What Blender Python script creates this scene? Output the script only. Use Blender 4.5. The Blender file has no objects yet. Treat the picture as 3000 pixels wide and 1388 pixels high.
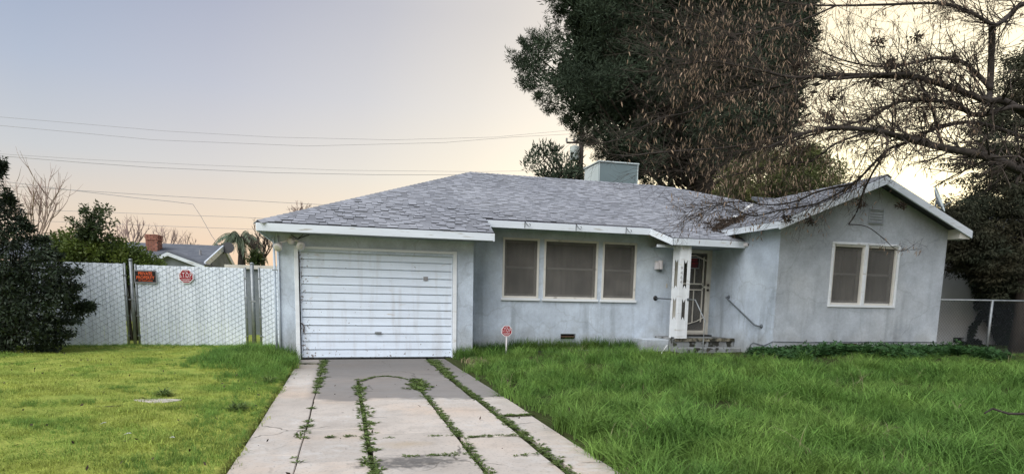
import bpy, math, random
import numpy as np
from mathutils import Matrix, Vector
rnd = random.Random(7)
rng = np.random.default_rng(11)
sc = bpy.context.scene

# ------------------------------------------------------------------ camera
F, PPY, YAW, PIT, ROL, CH = 1842.4421, 1113.1194, .2636, -.1326, .0204, 1.3083
cy, sy, cp, sp, cr, sr = math.cos(YAW), math.sin(YAW), math.cos(PIT), math.sin(PIT), math.cos(ROL), math.sin(ROL)
_R0 = np.array([cy, -sy, 0.]); _F0 = np.array([sy, cy, 0.]); _Z = np.array([0, 0, 1.])
FW = cp*_F0 + sp*_Z; _U1 = -sp*_F0 + cp*_Z
RT = cr*_R0 + sr*_U1; UP = -sr*_R0 + cr*_U1
CAM = np.array([0, 0, CH])
cam = bpy.data.objects.new('camera', bpy.data.cameras.new('camera')); sc.collection.objects.link(cam); sc.camera = cam
cam.matrix_world = Matrix([[RT[0], UP[0], -FW[0], 0], [RT[1], UP[1], -FW[1], 0], [RT[2], UP[2], -FW[2], CH], [0, 0, 0, 1]])
cam.data.sensor_width = 36; cam.data.lens = F/3000*36; cam.data.shift_y = (PPY-694)/3000
cam.data.clip_start = .05; cam.data.clip_end = 3000

# ------------------------------------------------------------------ sky, sun, exposure
w = bpy.data.worlds.new('World'); sc.world = w; w.use_nodes = True
nt = w.node_tree; nt.nodes.clear()
def N(t, **k):
    n = nt.nodes.new(t)
    for a, b in k.items(): setattr(n, a, b)
    return n
SUN_AZ, SUN_EL = math.radians(47), math.radians(5)
sd = (math.sin(SUN_AZ)*math.cos(SUN_EL), math.cos(SUN_AZ)*math.cos(SUN_EL), math.sin(SUN_EL))
tc = N('ShaderNodeTexCoord'); nrm = N('ShaderNodeVectorMath', operation='NORMALIZE'); nt.links.new(tc.outputs['Generated'], nrm.inputs[0])
sep = N('ShaderNodeSeparateXYZ'); nt.links.new(nrm.outputs[0], sep.inputs[0])
el = N('ShaderNodeValToRGB'); nt.links.new(sep.outputs[2], el.inputs[0])
def ramp(n, stops):
    cr_ = n.color_ramp; cr_.interpolation = 'EASE' if False else 'LINEAR'
    while len(cr_.elements) > 1: cr_.elements.remove(cr_.elements[0])
    for i, (p, c) in enumerate(stops):
        e = cr_.elements[0] if i == 0 else cr_.elements.new(p)
        e.position = p; e.color = (*c, 1)
def lin(r, g, b): return tuple(((v/255+.055)/1.055)**2.4 if v > 10 else v/255/12.92 for v in (r, g, b))
ramp(el, [(0, lin(238, 196, 168)), (.04, lin(240, 210, 184)), (.10, lin(232, 217, 200)), (.17, lin(209, 211, 214)), (.27, lin(184, 194, 212)), (.38, lin(160, 174, 200)), (.6, lin(156, 170, 196)), (1, lin(152, 166, 192))])
dt = N('ShaderNodeVectorMath', operation='DOT_PRODUCT'); nt.links.new(nrm.outputs[0], dt.inputs[0]); dt.inputs[1].default_value = sd
gl = N('ShaderNodeValToRGB'); nt.links.new(dt.outputs['Value'], gl.inputs[0])
ramp(gl, [(0, (0, 0, 0)), (.38, (0, 0, 0)), (.55, (.09, .05, .015)), (.70, (.22, .15, .05)), (.80, (.38, .27, .09)), (.88, (.58, .42, .16)), (.95, (.95, .70, .22)), (1, (1, .84, .34))])
add = N('ShaderNodeMixRGB', blend_type='ADD'); add.inputs[0].default_value = 1
nt.links.new(el.outputs[0], add.inputs[1]); nt.links.new(gl.outputs[0], add.inputs[2])
b1 = N('ShaderNodeBackground'); nt.links.new(add.outputs[0], b1.inputs[0]); b1.inputs[1].default_value = .96
st = N('ShaderNodeTexSky', sky_type='NISHITA', sun_disc=False, sun_elevation=math.radians(8), sun_rotation=SUN_AZ)
b2 = N('ShaderNodeBackground'); nt.links.new(st.outputs[0], b2.inputs[0]); b2.inputs[1].default_value = .006
ad = N('ShaderNodeAddShader'); nt.links.new(b1.outputs[0], ad.inputs[0]); nt.links.new(b2.outputs[0], ad.inputs[1])
wo = N('ShaderNodeOutputWorld'); nt.links.new(ad.outputs[0], wo.inputs[0])
# one very soft lamp added at front left to lift the shaded facade
sun = bpy.data.objects.new('sun', bpy.data.lights.new('sun', 'SUN')); sc.collection.objects.link(sun)
sun.data.energy = 4.15; sun.data.angle = math.radians(60); sun.data.color = (1.0, .985, .96)
sun.rotation_euler = Vector((.62, .62, -.84)).to_track_quat('-Z', 'Y').to_euler()
sc.view_settings.view_transform = 'Standard'; sc.view_settings.look = 'None'; sc.view_settings.gamma = 1
sc.view_settings.use_curve_mapping = False; sc.view_settings.exposure = 0

# ------------------------------------------------------------------ pixel helpers (photo pixels -> points of the place)
def ray(u, v): return FW + RT*(u-1500)/F + UP*(PPY-v)/F
def oY(u, v, Y): d = ray(u, v); return CAM + d*Y/d[1]
def oX(u, v, X): d = ray(u, v); return CAM + d*X/d[0]
def oZ(u, v, Z): d = ray(u, v); return CAM + d*(Z-CH)/d[2]
def pix(p): d = np.asarray(p)-CAM; return 1500+F*(d@RT)/(d@FW), PPY-F*(d@UP)/(d@FW)

# ------------------------------------------------------------------ materials
def mat(name, c1, c2=None, scale=4., rough=.8, bump=0., bscale=60., detail=5., tone=0., rand=0., metal=0., stretch=(1, 1, 1), c3=None, c3scale=1., c3lo=.5, c3hi=.65, transl=0., spec=.3, coord='pos', contrast=(.35, .65), bdist=.01):
    m = bpy.data.materials.new(name); m.use_nodes = True; t = m.node_tree; n = t.nodes; L = t.links
    bs = n['Principled BSDF']; bs.inputs['Roughness'].default_value = rough; bs.inputs['Metallic'].default_value = metal
    bs.inputs['Specular IOR Level'].default_value = spec
    g = n.new('ShaderNodeNewGeometry'); mp = n.new('ShaderNodeMapping'); L.new(g.outputs['Position'], mp.inputs[0]); mp.inputs['Scale'].default_value = stretch
    def noise(s, d=5., src=None):
        k = n.new('ShaderNodeTexNoise'); k.inputs['Scale'].default_value = s; k.inputs['Detail'].default_value = d; L.new((src or mp).outputs[0], k.inputs[0]); return k
    def mr(sock, a, b, c=0., d=1.):
        k = n.new('ShaderNodeMapRange'); L.new(sock, k.inputs[0]); k.inputs[1].default_value = a; k.inputs[2].default_value = b; k.inputs[3].default_value = c; k.inputs[4].default_value = d; return k.outputs[0]
    def mix(f, a, b, bt='MIX'):
        k = n.new('ShaderNodeMixRGB'); k.blend_type = bt
        for i, s in enumerate((f, a, b)):
            if isinstance(s, (int, float)): k.inputs[i].default_value = s
            elif isinstance(s, tuple): k.inputs[i].default_value = (*s, 1)
            else: L.new(s, k.inputs[i])
        return k.outputs[0]
    col = mix(mr(noise(scale, detail).outputs[0], *contrast), c1, c2 or c1)
    if c3 is not None: col = mix(mr(noise(c3scale, 6.).outputs[0], c3lo, c3hi), col, c3)
    if tone:
        a = n.new('ShaderNodeAttribute'); a.attribute_name = 'tone'
        v = mr(a.outputs['Fac'], 0, 1, 1-tone, 1+tone)
        h = n.new('ShaderNodeHueSaturation'); L.new(v, h.inputs['Value']); L.new(col, h.inputs['Color']); col = h.outputs[0]
    if rand:
        o = n.new('ShaderNodeObjectInfo')
        v = mr(o.outputs['Random'], 0, 1, 1-rand, 1+rand)
        h = n.new('ShaderNodeHueSaturation'); L.new(v, h.inputs['Value']); L.new(col, h.inputs['Color']); col = h.outputs[0]
    L.new(col, bs.inputs['Base Color'])
    if bump:
        b = n.new('ShaderNodeBump'); b.inputs['Strength'].default_value = bump; b.inputs['Distance'].default_value = bdist
        g2 = n.new('ShaderNodeNewGeometry'); k = noise(bscale, 4., None); L.new(mp.outputs[0], k.inputs[0])
        L.new(k.outputs[0], b.inputs['Height']); L.new(b.outputs[0], bs.inputs['Normal'])
    if transl:
        tr = n.new('ShaderNodeBsdfTranslucent'); L.new(col, tr.inputs[0]); mx = n.new('ShaderNodeMixShader'); mx.inputs[0].default_value = transl
        L.new(bs.outputs[0], mx.inputs[1]); L.new(tr.outputs[0], mx.inputs[2]); L.new(mx.outputs[0], n['Material Output'].inputs[0])
    m['_'] = 1
    return m
M = {}
def stucco(name, base, warm):
    m = mat(name, base, tuple(c*.80 for c in base), 1.3, .92, .55, 90, 9, c3=warm, c3scale=.9, c3lo=.48, c3hi=.80, bdist=.006, spec=.1)
    t = m.node_tree; n = t.nodes; L = t.links; bs = n['Principled BSDF']; src = bs.inputs['Base Color'].links[0].from_socket
    g = n.new('ShaderNodeNewGeometry')
    mp = n.new('ShaderNodeMapping'); L.new(g.outputs['Position'], mp.inputs[0]); mp.inputs['Scale'].default_value = (3.2, 3.2, .35)
    k = n.new('ShaderNodeTexNoise'); k.inputs['Scale'].default_value = 1.4; k.inputs['Detail'].default_value = 5; L.new(mp.outputs[0], k.inputs[0])
    r = n.new('ShaderNodeMapRange'); L.new(k.outputs[0], r.inputs[0]); r.inputs[1].default_value = .52; r.inputs[2].default_value = .70
    sz = n.new('ShaderNodeSeparateXYZ'); L.new(g.outputs['Position'], sz.inputs[0])
    rz = n.new('ShaderNodeMapRange'); L.new(sz.outputs[2], rz.inputs[0]); rz.inputs[1].default_value = 2.3; rz.inputs[2].default_value = .9; rz.inputs[3].default_value = .12
    mu = n.new('ShaderNodeMath'); mu.operation = 'MULTIPLY'; L.new(r.outputs[0], mu.inputs[0]); L.new(rz.outputs[0], mu.inputs[1])
    m2 = n.new('ShaderNodeMath'); m2.operation = 'MULTIPLY'; m2.inputs[1].default_value = .42; L.new(mu.outputs[0], m2.inputs[0])
    mx = n.new('ShaderNodeMixRGB'); L.new(m2.outputs[0], mx.inputs[0]); L.new(src, mx.inputs[1]); mx.inputs[2].default_value = (.17, .19, .20, 1)
    # splashed dirt at the foot
    k2 = n.new('ShaderNodeTexNoise'); k2.inputs['Scale'].default_value = 3; L.new(g.outputs['Position'], k2.inputs[0])
    a2 = n.new('ShaderNodeMath'); a2.operation = 'MULTIPLY_ADD'; L.new(k2.outputs[0], a2.inputs[0]); a2.inputs[1].default_value = -.8; L.new(sz.outputs[2], a2.inputs[2])
    r2 = n.new('ShaderNodeMapRange'); L.new(a2.outputs[0], r2.inputs[0]); r2.inputs[1].default_value = .25; r2.inputs[2].default_value = -.25; r2.inputs[4].default_value = .6
    mx2 = n.new('ShaderNodeMixRGB'); L.new(r2.outputs[0], mx2.inputs[0]); L.new(mx.outputs[0], mx2.inputs[1]); mx2.inputs[2].default_value = (.22, .21, .17, 1)
    vo = n.new('ShaderNodeTexVoronoi'); vo.feature = 'DISTANCE_TO_EDGE'; vo.inputs['Scale'].default_value = .55
    wn = n.new('ShaderNodeTexNoise'); wn.inputs['Scale'].default_value = 2.2; wn.inputs['Detail'].default_value = 9; L.new(g.outputs['Position'], wn.inputs[0])
    va = n.new('ShaderNodeVectorMath'); va.operation = 'MULTIPLY_ADD'; L.new(wn.outputs['Color'], va.inputs[0]); va.inputs[1].default_value = (.6, .6, .6); L.new(g.outputs['Position'], va.inputs[2]); L.new(va.outputs[0], vo.inputs['Vector'])
    cq = n.new('ShaderNodeMapRange'); L.new(vo.outputs['Distance'], cq.inputs[0]); cq.inputs[1].default_value = .011; cq.inputs[2].default_value = .004; cq.inputs[4].default_value = .20
    mc = n.new('ShaderNodeMixRGB'); L.new(cq.outputs[0], mc.inputs[0]); L.new(mx2.outputs[0], mc.inputs[1]); mc.inputs[2].default_value = (.20, .21, .21, 1)
    # patchy repairs and grain: multiply by two finer noises
    last = mc.outputs[0]
    for sc2, lo, hi, amt in ((3.5, .38, .66, .09), (17., .35, .65, .06), (70., .35, .65, .10)):
        kk = n.new('ShaderNodeTexNoise'); kk.inputs['Scale'].default_value = sc2; kk.inputs['Detail'].default_value = 8; L.new(g.outputs['Position'], kk.inputs[0])
        rr = n.new('ShaderNodeMapRange'); L.new(kk.outputs[0], rr.inputs[0]); rr.inputs[1].default_value = lo; rr.inputs[2].default_value = hi; rr.inputs[3].default_value = 1-amt; rr.inputs[4].default_value = 1+amt*.5
        hs = n.new('ShaderNodeHueSaturation'); L.new(rr.outputs[0], hs.inputs['Value']); L.new(last, hs.inputs['Color']); last = hs.outputs[0]
    L.new(last, bs.inputs['Base Color'])
    return m
M['stucco'] = stucco('pale_blue_grey_stucco', (.57, .645, .74), (.64, .71, .77))
M['stucco2'] = stucco('wing_shade_grey_stucco', (.49, .53, .58), (.55, .575, .60))  # same wall paint, with the wing's dimmer, greyer light put into its colour
def painted(name, c, dirt, amount=.6, sc_=(1, 1, 1)):
    return mat(name, c, tuple(v*.9 for v in c), 3, .55, .25, 40, 5, c3=dirt, c3scale=5., c3lo=amount, c3hi=amount+.1, stretch=sc_, bdist=.003)
M['fascia'] = painted('peeling_white_fascia_paint', (.68, .73, .79), (.42, .41, .38), .60, (.5, .5, 4))
M['white'] = painted('white_wood_paint', (.76, .79, .82), (.50, .49, .46), .63, (.5, .5, 3))
M['doorwhite'] = painted('white_garage_door_paint', (.70, .78, .88), (.50, .46, .42), .66, (.6, .6, 3))
M['trim'] = painted('cream_window_trim_paint', (.66, .64, .59), (.36, .34, .30), .62)
M['soffit'] = mat('grey_soffit_paint', (.30, .33, .35), (.22, .24, .25), 3, .9)
M['dark'] = mat('dark_interior', (.015, .015, .015), rough=.9)
M['glass'] = mat('curtained_window_glass', (.015, .015, .015), (.16, .15, .135), 2.2, .12, spec=.5, stretch=(5, 1, .35), contrast=(.40, .68))
M['curtain'] = mat('dusty_curtain', (.30, .28, .26), (.22, .21, .19), 6, .95, stretch=(3, 1, .3))
M['steel'] = mat('galvanised_steel', (.32, .34, .35), (.24, .26, .27), 8, .5, metal=.6, bump=.1)
M['cablegrey'] = mat('grey_overhead_cable', (.34, .33, .34), rough=.7)
M['wire'] = mat('dull_fence_wire', (.17, .20, .24), (.24, .27, .31), 20, .6, metal=.3)
M['grpipe'] = mat('grey_painted_pipe', (.13, .15, .17), (.08, .09, .10), 30, .5)
M['blackpipe'] = mat('black_plastic_pipe', (.02, .02, .022), rough=.4)
M['slat'] = mat('white_fence_slat_plastic', (.78, .83, .90), (.70, .76, .84), 1.5, .5, rand=.07)
M['green_metal'] = mat('pale_green_sheet_metal', (.165, .215, .225), (.14, .185, .195), 2, .5)
M['green_side'] = mat('pale_sheet_metal', (.52, .58, .58), (.46, .52, .52), 2, .5)
M['red'] = mat('red_sign_paint', (.30, .008, .018), (.26, .008, .016), 30, .4)
M['signwhite'] = mat('white_sign_print', (.78, .74, .76), rough=.5)
M['orange'] = mat('orange_sign_print', (.75, .13, .04), rough=.5)
M['signblack'] = mat('black_sign_plastic', (.012, .01, .01), rough=.5)
M['greyframe'] = mat('grey_sign_edge', (.25, .25, .26), rough=.6)
M['brick'] = mat('red_chimney_brick', (.34, .15, .105), (.25, .11, .08), 14, .9, tone=.25)
M['mortar'] = mat('grey_mortar', (.30, .27, .24), rough=.95)
M['nroof'] = mat('dark_asphalt_roof', (.10, .11, .13), (.14, .15, .17), 3, .95, .4, 20)
M['nwall'] = mat('neighbour_grey_wall', (.22, .24, .26), (.16, .18, .19), 2, .95)
M['beige'] = mat('beige_security_door_metal', (.60, .57, .50), (.50, .47, .41), 6, .5)
M['brass'] = mat('dark_door_knob_metal', (.06, .05, .04), rough=.35, metal=.7)
M['bark'] = mat('grey_brown_bark', (.060, .050, .043), (.032, .027, .024), 12, .95, .6, 40)
M['darkbark'] = mat('dark_bark', (.05, .04, .032), (.03, .025, .02), 8, .95, .8, 25, stretch=(3, 3, .6))
M['twig'] = mat('grey_brown_twigs', (.034, .028, .025), (.072, .056, .045), 6, .9)
M['fartwig'] = mat('pale_far_twigs', (.34, .25, .22), (.28, .21, .19), 3, .9)
M['pod'] = mat('dry_tan_seed_pods', (.33, .235, .165), (.21, .15, .105), 5, .8, tone=.45, rand=.3, transl=.2)
M['pine'] = mat('dark_pine_needles', (.050, .068, .044), (.032, .046, .030), .6, .9, tone=.6, transl=.1, spec=.1)
M['pinebrown'] = mat('olive_tree_leaves', (.13, .14, .045), (.07, .09, .03), .8, .8, tone=.45, transl=.3)
M['redwood'] = mat('dark_redwood_sprays', (.030, .040, .024), (.05, .045, .025), 1.2, .85, tone=.45, transl=.12)
M['bush'] = mat('dark_glossy_bush_leaves', (.036, .052, .030), (.022, .034, .019), 3, .5, tone=.6, transl=.05, spec=.25)
M['citrus'] = mat('yellow_green_citrus_leaves', (.13, .17, .03), (.07, .11, .025), 3, .5, tone=.5, transl=.3)
M['sapling'] = mat('green_sapling_leaves', (.055, .08, .025), (.035, .055, .02), 3, .5, tone=.4, transl=.2)
M['ivy'] = mat('dark_ivy_leaves', (.025, .040, .025), (.018, .028, .02), 3, .6, tone=.5)
M['clover'] = mat('clover_leaves', (.055, .13, .035), (.035, .09, .03), 6, .6, tone=.4, transl=.2)
M['palm'] = mat('palm_fronds', (.13, .16, .10), (.09, .12, .08), 2, .6, tone=.3)
M['weed'] = mat('driveway_weeds', (.15, .21, .055), (.10, .15, .04), 5, .7, tone=.4, transl=.25)
M['deadleaf'] = mat('dead_brown_leaves', (.07, .05, .035), (.03, .022, .018), 8, .9, tone=.4)
M['flash'] = mat('white_valley_metal', (.7, .7, .68), rough=.5)
M['litter'] = mat('white_paper_scrap', (.7, .7, .68), rough=.8)
M['redberry'] = mat('dry_orange_cones', (.25, .13, .05), (.15, .08, .04), 5, .9)
M['rust'] = mat('rusty_vent', (.06, .04, .03), (.10, .05, .03), 40, .9)
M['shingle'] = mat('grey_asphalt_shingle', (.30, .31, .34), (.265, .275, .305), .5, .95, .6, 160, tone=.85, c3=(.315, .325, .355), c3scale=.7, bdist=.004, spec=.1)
M['underlay'] = mat('dark_roof_underlay', (.09, .09, .11), (.07, .07, .09), 3, .95)

def concrete():
    m = mat('driveway_concrete', (.56, .50, .44), (.47, .42, .37), 1.2, .9, .5, 70, 8, rand=.06, c3=(.58, .46, .36), c3scale=.8, c3lo=.5, c3hi=.75, bdist=.004, spec=.15)
    t = m.node_tree; n = t.nodes; L = t.links; bs = n['Principled BSDF']; col = bs.inputs['Base Color'].links[0].from_socket
    g = n.new('ShaderNodeNewGeometry'); s = n.new('ShaderNodeSeparateXYZ'); L.new(g.outputs['Position'], s.inputs[0])
    def nz(scale, d=5):
        k = n.new('ShaderNodeTexNoise'); k.inputs['Scale'].default_value = scale; k.inputs['Detail'].default_value = d; L.new(g.outputs['Position'], k.inputs[0]); return k.outputs[0]
    def ma(op, a, b, c=None):
        k = n.new('ShaderNodeMath'); k.operation = op
        for i, v in enumerate((a, b, c)):
            if v is None: continue
            if isinstance(v, (int, float)): k.inputs[i].default_value = v
            else: L.new(v, k.inputs[i])
        return k.outputs[0]
    def mr(sock, a, b, c=0., d=1.):
        k = n.new('ShaderNodeMapRange'); L.new(sock, k.inputs[0]); k.inputs[1].default_value = a; k.inputs[2].default_value = b; k.inputs[3].default_value = c; k.inputs[4].default_value = d; return k.outputs[0]
    def mix(f, a, b):
        k = n.new('ShaderNodeMixRGB'); L.new(f, k.inputs[0]); L.new(a, k.inputs[1]); k.inputs[2].default_value = (*b, 1); return k.outputs[0]
    col = mix(ma('MULTIPLY', mr(nz(4.5, 10), .50, .66), .38), col, (.34, .30, .26)); col = mix(ma('MULTIPLY', mr(nz(.7, 3), .45, .6), ma('MULTIPLY', mr(nz(9, 8), .45, .6), .45)), col, (.62, .60, .57))
    # dark damp stain in front of the garage, with an edge at y about 8
    yy = ma('MULTIPLY_ADD', nz(2.2, 9), .75, s.outputs[1]); xr = mr(s.outputs[0], -.5, -.3)
    f = ma('MULTIPLY', mr(yy, 8.16, 8.34), xr)
    col = mix(ma('MULTIPLY', f, .74), col, (.155, .148, .145))
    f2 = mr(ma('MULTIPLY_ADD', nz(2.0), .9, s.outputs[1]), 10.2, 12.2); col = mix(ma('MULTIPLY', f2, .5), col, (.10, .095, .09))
    # oil stain
    dx = ma('SUBTRACT', s.outputs[0], .50); dy = ma('SUBTRACT', s.outputs[1], 4.85)
    d = ma('ADD', ma('MULTIPLY', ma('MULTIPLY', dx, dx), 2.0), ma('MULTIPLY', ma('MULTIPLY', dy, dy), 8.))
    d = ma('MULTIPLY_ADD', nz(16, 8), -1.1, d)
    col = mix(ma('MULTIPLY', mr(d, -.1, -.5), .85), col, (.11, .105, .10))
    dx = ma('SUBTRACT', s.outputs[0], .5); dy = ma('SUBTRACT', s.outputs[1], 5.45)
    d = ma('ADD', ma('MULTIPLY', ma('MULTIPLY', dx, dx), 6.), ma('MULTIPLY', ma('MULTIPLY', dy, dy), 20.)); d = ma('MULTIPLY_ADD', nz(6, 6), -.8, d)
    col = mix(ma('MULTIPLY', mr(d, .1, -.5), .6), col, (.42, .33, .22))
    vo = n.new('ShaderNodeTexVoronoi'); vo.feature = 'DISTANCE_TO_EDGE'; vo.inputs['Scale'].default_value = .75
    wn = n.new('ShaderNodeTexNoise'); wn.inputs['Scale'].default_value = 3.; wn.inputs['Detail'].default_value = 8; L.new(g.outputs['Position'], wn.inputs[0])
    va = n.new('ShaderNodeVectorMath'); va.operation = 'MULTIPLY_ADD'; L.new(wn.outputs['Color'], va.inputs[0]); va.inputs[1].default_value = (.35, .35, 0); L.new(g.outputs['Position'], va.inputs[2]); L.new(va.outputs[0], vo.inputs['Vector'])
    crk = ma('MULTIPLY', mr(vo.outputs['Distance'], .009, .003), mr(nz(1.1, 2), .50, .56)); col = mix(ma('MULTIPLY', crk, .8), col, (.10, .09, .075))
    # speckle and fine dirt
    col = mix(ma('MULTIPLY', mr(nz(38, 8), .56, .70), .55), col, (.24, .23, .21))
    L.new(col, bs.inputs['Base Color']); return m
M['concrete'] = concrete()
M['stepconc'] = mat('worn_painted_step_concrete', (.26, .275, .28), (.18, .185, .185), 5, .9, .6, 50, c3=(.035, .035, .028), c3scale=6., c3lo=.53, c3hi=.60)
M['steptop'] = mat('mossy_step_edge', (.24, .22, .17), (.07, .065, .045), 9, .95, .7, 40, c3=(.03, .03, .022), c3scale=8, c3lo=.52, c3hi=.6)

def weather(m, x0, z0, amt):
    # scuffed and flaking paint near one jamb and along the foot
    t = m.node_tree; n = t.nodes; L = t.links; bs = n['Principled BSDF']; src = bs.inputs['Base Color'].links[0].from_socket
    g = n.new('ShaderNodeNewGeometry'); s = n.new('ShaderNodeSeparateXYZ'); L.new(g.outputs['Position'], s.inputs[0])
    def mr(sock, a, b, c=0., d=1.):
        k = n.new('ShaderNodeMapRange'); L.new(sock, k.inputs[0]); k.inputs[1].default_value = a; k.inputs[2].default_value = b; k.inputs[3].default_value = c; k.inputs[4].default_value = d; return k.outputs[0]
    a = mr(s.outputs[0], x0+.35, x0, 0, .13); b = mr(s.outputs[2], .30, 0, 0, .10); ad_ = n.new('ShaderNodeMath'); L.new(a, ad_.inputs[0]); L.new(b, ad_.inputs[1])
    k = n.new('ShaderNodeTexNoise'); k.inputs['Scale'].default_value = 22; k.inputs['Detail'].default_value = 4; L.new(g.outputs['Position'], k.inputs[0])
    a2 = n.new('ShaderNodeMath'); L.new(k.outputs[0], a2.inputs[0]); L.new(ad_.outputs[0], a2.inputs[1])
    mx = n.new('ShaderNodeMixRGB'); L.new(mr(a2.outputs[0], .715, .74, 0, amt), mx.inputs[0]); L.new(src, mx.inputs[1]); mx.inputs[2].default_value = (.16, .13, .11, 1)
    mp = n.new('ShaderNodeMapping'); L.new(g.outputs['Position'], mp.inputs[0]); mp.inputs['Scale'].default_value = (7, 7, .9)
    k3 = n.new('ShaderNodeTexNoise'); k3.inputs['Scale'].default_value = 1.2; k3.inputs['Detail'].default_value = 7; L.new(mp.outputs[0], k3.inputs[0])
    mx3 = n.new('ShaderNodeMixRGB'); L.new(mr(k3.outputs[0], .50, .72, 0, .35), mx3.inputs[0]); L.new(mx.outputs[0], mx3.inputs[1]); mx3.inputs[2].default_value = (.42, .41, .40, 1); L.new(mx3.outputs[0], bs.inputs['Base Color'])
weather(M['doorwhite'], -.80, 0, .9)
# ------------------------------------------------------------------ mesh builder
def link(o, parent=None):
    sc.collection.objects.link(o)
    if parent is not None:
        o.parent = parent
        if parent.type == 'EMPTY':
            o.matrix_parent_inverse = Matrix.Translation(-Vector(parent.location))
    return o
def numesh(name, V, Q, m, tone=None, smooth=False):
    V = np.asarray(V, np.float32); Q = np.asarray(Q, np.int32); k = Q.shape[1]
    me = bpy.data.meshes.new(name); me.vertices.add(len(V)); me.vertices.foreach_set('co', V.ravel())
    me.loops.add(Q.size); me.loops.foreach_set('vertex_index', Q.ravel()); me.polygons.add(len(Q))
    me.polygons.foreach_set('loop_start', np.arange(0, Q.size, k, dtype=np.int32)); me.polygons.foreach_set('loop_total', np.full(len(Q), k, np.int32))
    if tone is not None:
        a = me.attributes.new('tone', 'FLOAT', 'FACE'); a.data.foreach_set('value', np.asarray(tone, np.float32))
    me.update(calc_edges=True); me.validate(); me.materials.append(m)
    if smooth: me.polygons.foreach_set('use_smooth', [True]*len(me.polygons))
    return me
class MB:
    def __init__(s): s.v = []; s.f = []; s.t = []; s.tone = .5
    def face(s, pts):
        b = len(s.v); s.v += [tuple(map(float, p)) for p in pts]; s.f.append(tuple(range(b, b+len(pts)))); s.t.append(s.tone)
    def hexa(s, p):  # 8 points: bottom 4 ccw, top 4 ccw
        b = len(s.v); s.v += [tuple(map(float, q)) for q in p]
        for q in ((3, 2, 1, 0), (4, 5, 6, 7), (0, 1, 5, 4), (1, 2, 6, 5), (2, 3, 7, 6), (3, 0, 4, 7)): s.f.append(tuple(b+i for i in q)); s.t.append(s.tone)
        return s
    def box(s, x0, x1, y0, y1, z0, z1):
        return s.hexa([(x0, y0, z0), (x1, y0, z0), (x1, y1, z0), (x0, y1, z0), (x0, y0, z1), (x1, y0, z1), (x1, y1, z1), (x0, y1, z1)])
    def prism(s, poly, d):  # closed polygon (3d points) extruded by vector d
        n = len(poly); b = len(s.v); d = np.asarray(d, float)
        s.v += [tuple(map(float, p)) for p in poly] + [tuple(np.asarray(p, float)+d) for p in poly]
        s.f.append(tuple(b+i for i in range(n))); s.f.append(tuple(b+n+i for i in reversed(range(n)))); s.t += [s.tone]*2
        for i in range(n): j = (i+1) % n; s.f.append((b+i, b+n+i, b+n+j, b+j)); s.t.append(s.tone)
        return s
    def tube(s, pts, r, n=8, cap=True):
        pts = [np.asarray(p, float) for p in pts]; rs = r if isinstance(r, (list, tuple, np.ndarray)) else [r]*len(pts); b = len(s.v)
        for i, p in enumerate(pts):
            t = pts[min(i+1, len(pts)-1)]-pts[max(i-1, 0)]; t = t/(np.linalg.norm(t)+1e-9)
            a = np.cross(t, (0, 0, 1.) if abs(t[2]) < .9 else (1., 0, 0)); a /= np.linalg.norm(a); c = np.cross(t, a)
            for k in range(n):
                q = 2*math.pi*k/n; s.v.append(tuple(p+rs[i]*(math.cos(q)*a+math.sin(q)*c)))
        for i in range(len(pts)-1):
            for k in range(n):
                k2 = (k+1) % n; s.f.append((b+i*n+k, b+i*n+k2, b+(i+1)*n+k2, b+(i+1)*n+k)); s.t.append(s.tone)
        if cap:
            s.f.append(tuple(b+k for k in reversed(range(n)))); s.f.append(tuple(b+(len(pts)-1)*n+k for k in range(n))); s.t += [s.tone]*2
        return s
    def mesh(s, name, m, smooth=False):
        me = bpy.data.meshes.new(name); me.from_pydata(s.v, [], s.f); me.materials.append(m)
        a = me.attributes.new('tone', 'FLOAT', 'FACE'); a.data.foreach_set('value', s.t)
        if smooth: me.polygons.foreach_set('use_smooth', [True]*len(me.polygons))
        me.update(); return me
    def build(s, name, m, parent=None, smooth=False, bevel=0):
        o = bpy.data.objects.new(name, s.mesh(name, m, smooth)); link(o, parent)
        if bevel:
            b = o.modifiers.new('bevel', 'BEVEL'); b.width = bevel; b.segments = 1; b.limit_method = 'ANGLE'
        return o
def tag(o, label=None, cat=None, group=None, kind=None):
    for k, v in (('label', label), ('category', cat), ('group', group), ('kind', kind)):
        if v: o[k] = v
    return o
def thing(name, label, cat, loc, group=None):
    o = bpy.data.objects.new(name, None); o.location = loc; sc.collection.objects.link(o); o.empty_display_size = .1
    return tag(o, label, cat, group)
def obj(name, me, parent=None, loc=None, rot=None):
    o = bpy.data.objects.new(name, me); link(o, parent)
    if loc is not None: o.location = loc
    if rot is not None: o.rotation_euler = rot
    return o
def text(name, body, m, parent, origin, xdir, zdir, height, width=None, depth=.001, bold=0.):
    c = bpy.data.curves.new(name, 'FONT'); c.body = body; c.align_x = 'CENTER'; c.align_y = 'CENTER'; c.size = 1; c.extrude = 0; c.offset = bold
    t = bpy.data.objects.new(name, c); sc.collection.objects.link(t)
    dg = bpy.context.evaluated_depsgraph_get(); me = bpy.data.meshes.new_from_object(t.evaluated_get(dg)); bpy.data.objects.remove(t)
    co = np.array([v.co[:] for v in me.vertices]); mn, mxx = co.min(0), co.max(0); co -= (mn+mxx)/2
    sy_ = height/(mxx[1]-mn[1]); sx_ = width/(mxx[0]-mn[0]) if width else sy_
    X = np.asarray(xdir, float); Z_ = np.asarray(zdir, float)
    P = np.asarray(origin, float)+co[:, :1]*sx_*X+co[:, 1:2]*sy_*Z_
    for v, p in zip(me.vertices, P): v.co = p
    me.materials.clear(); me.materials.append(m); me.update()
    return obj(name, me, parent)

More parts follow.
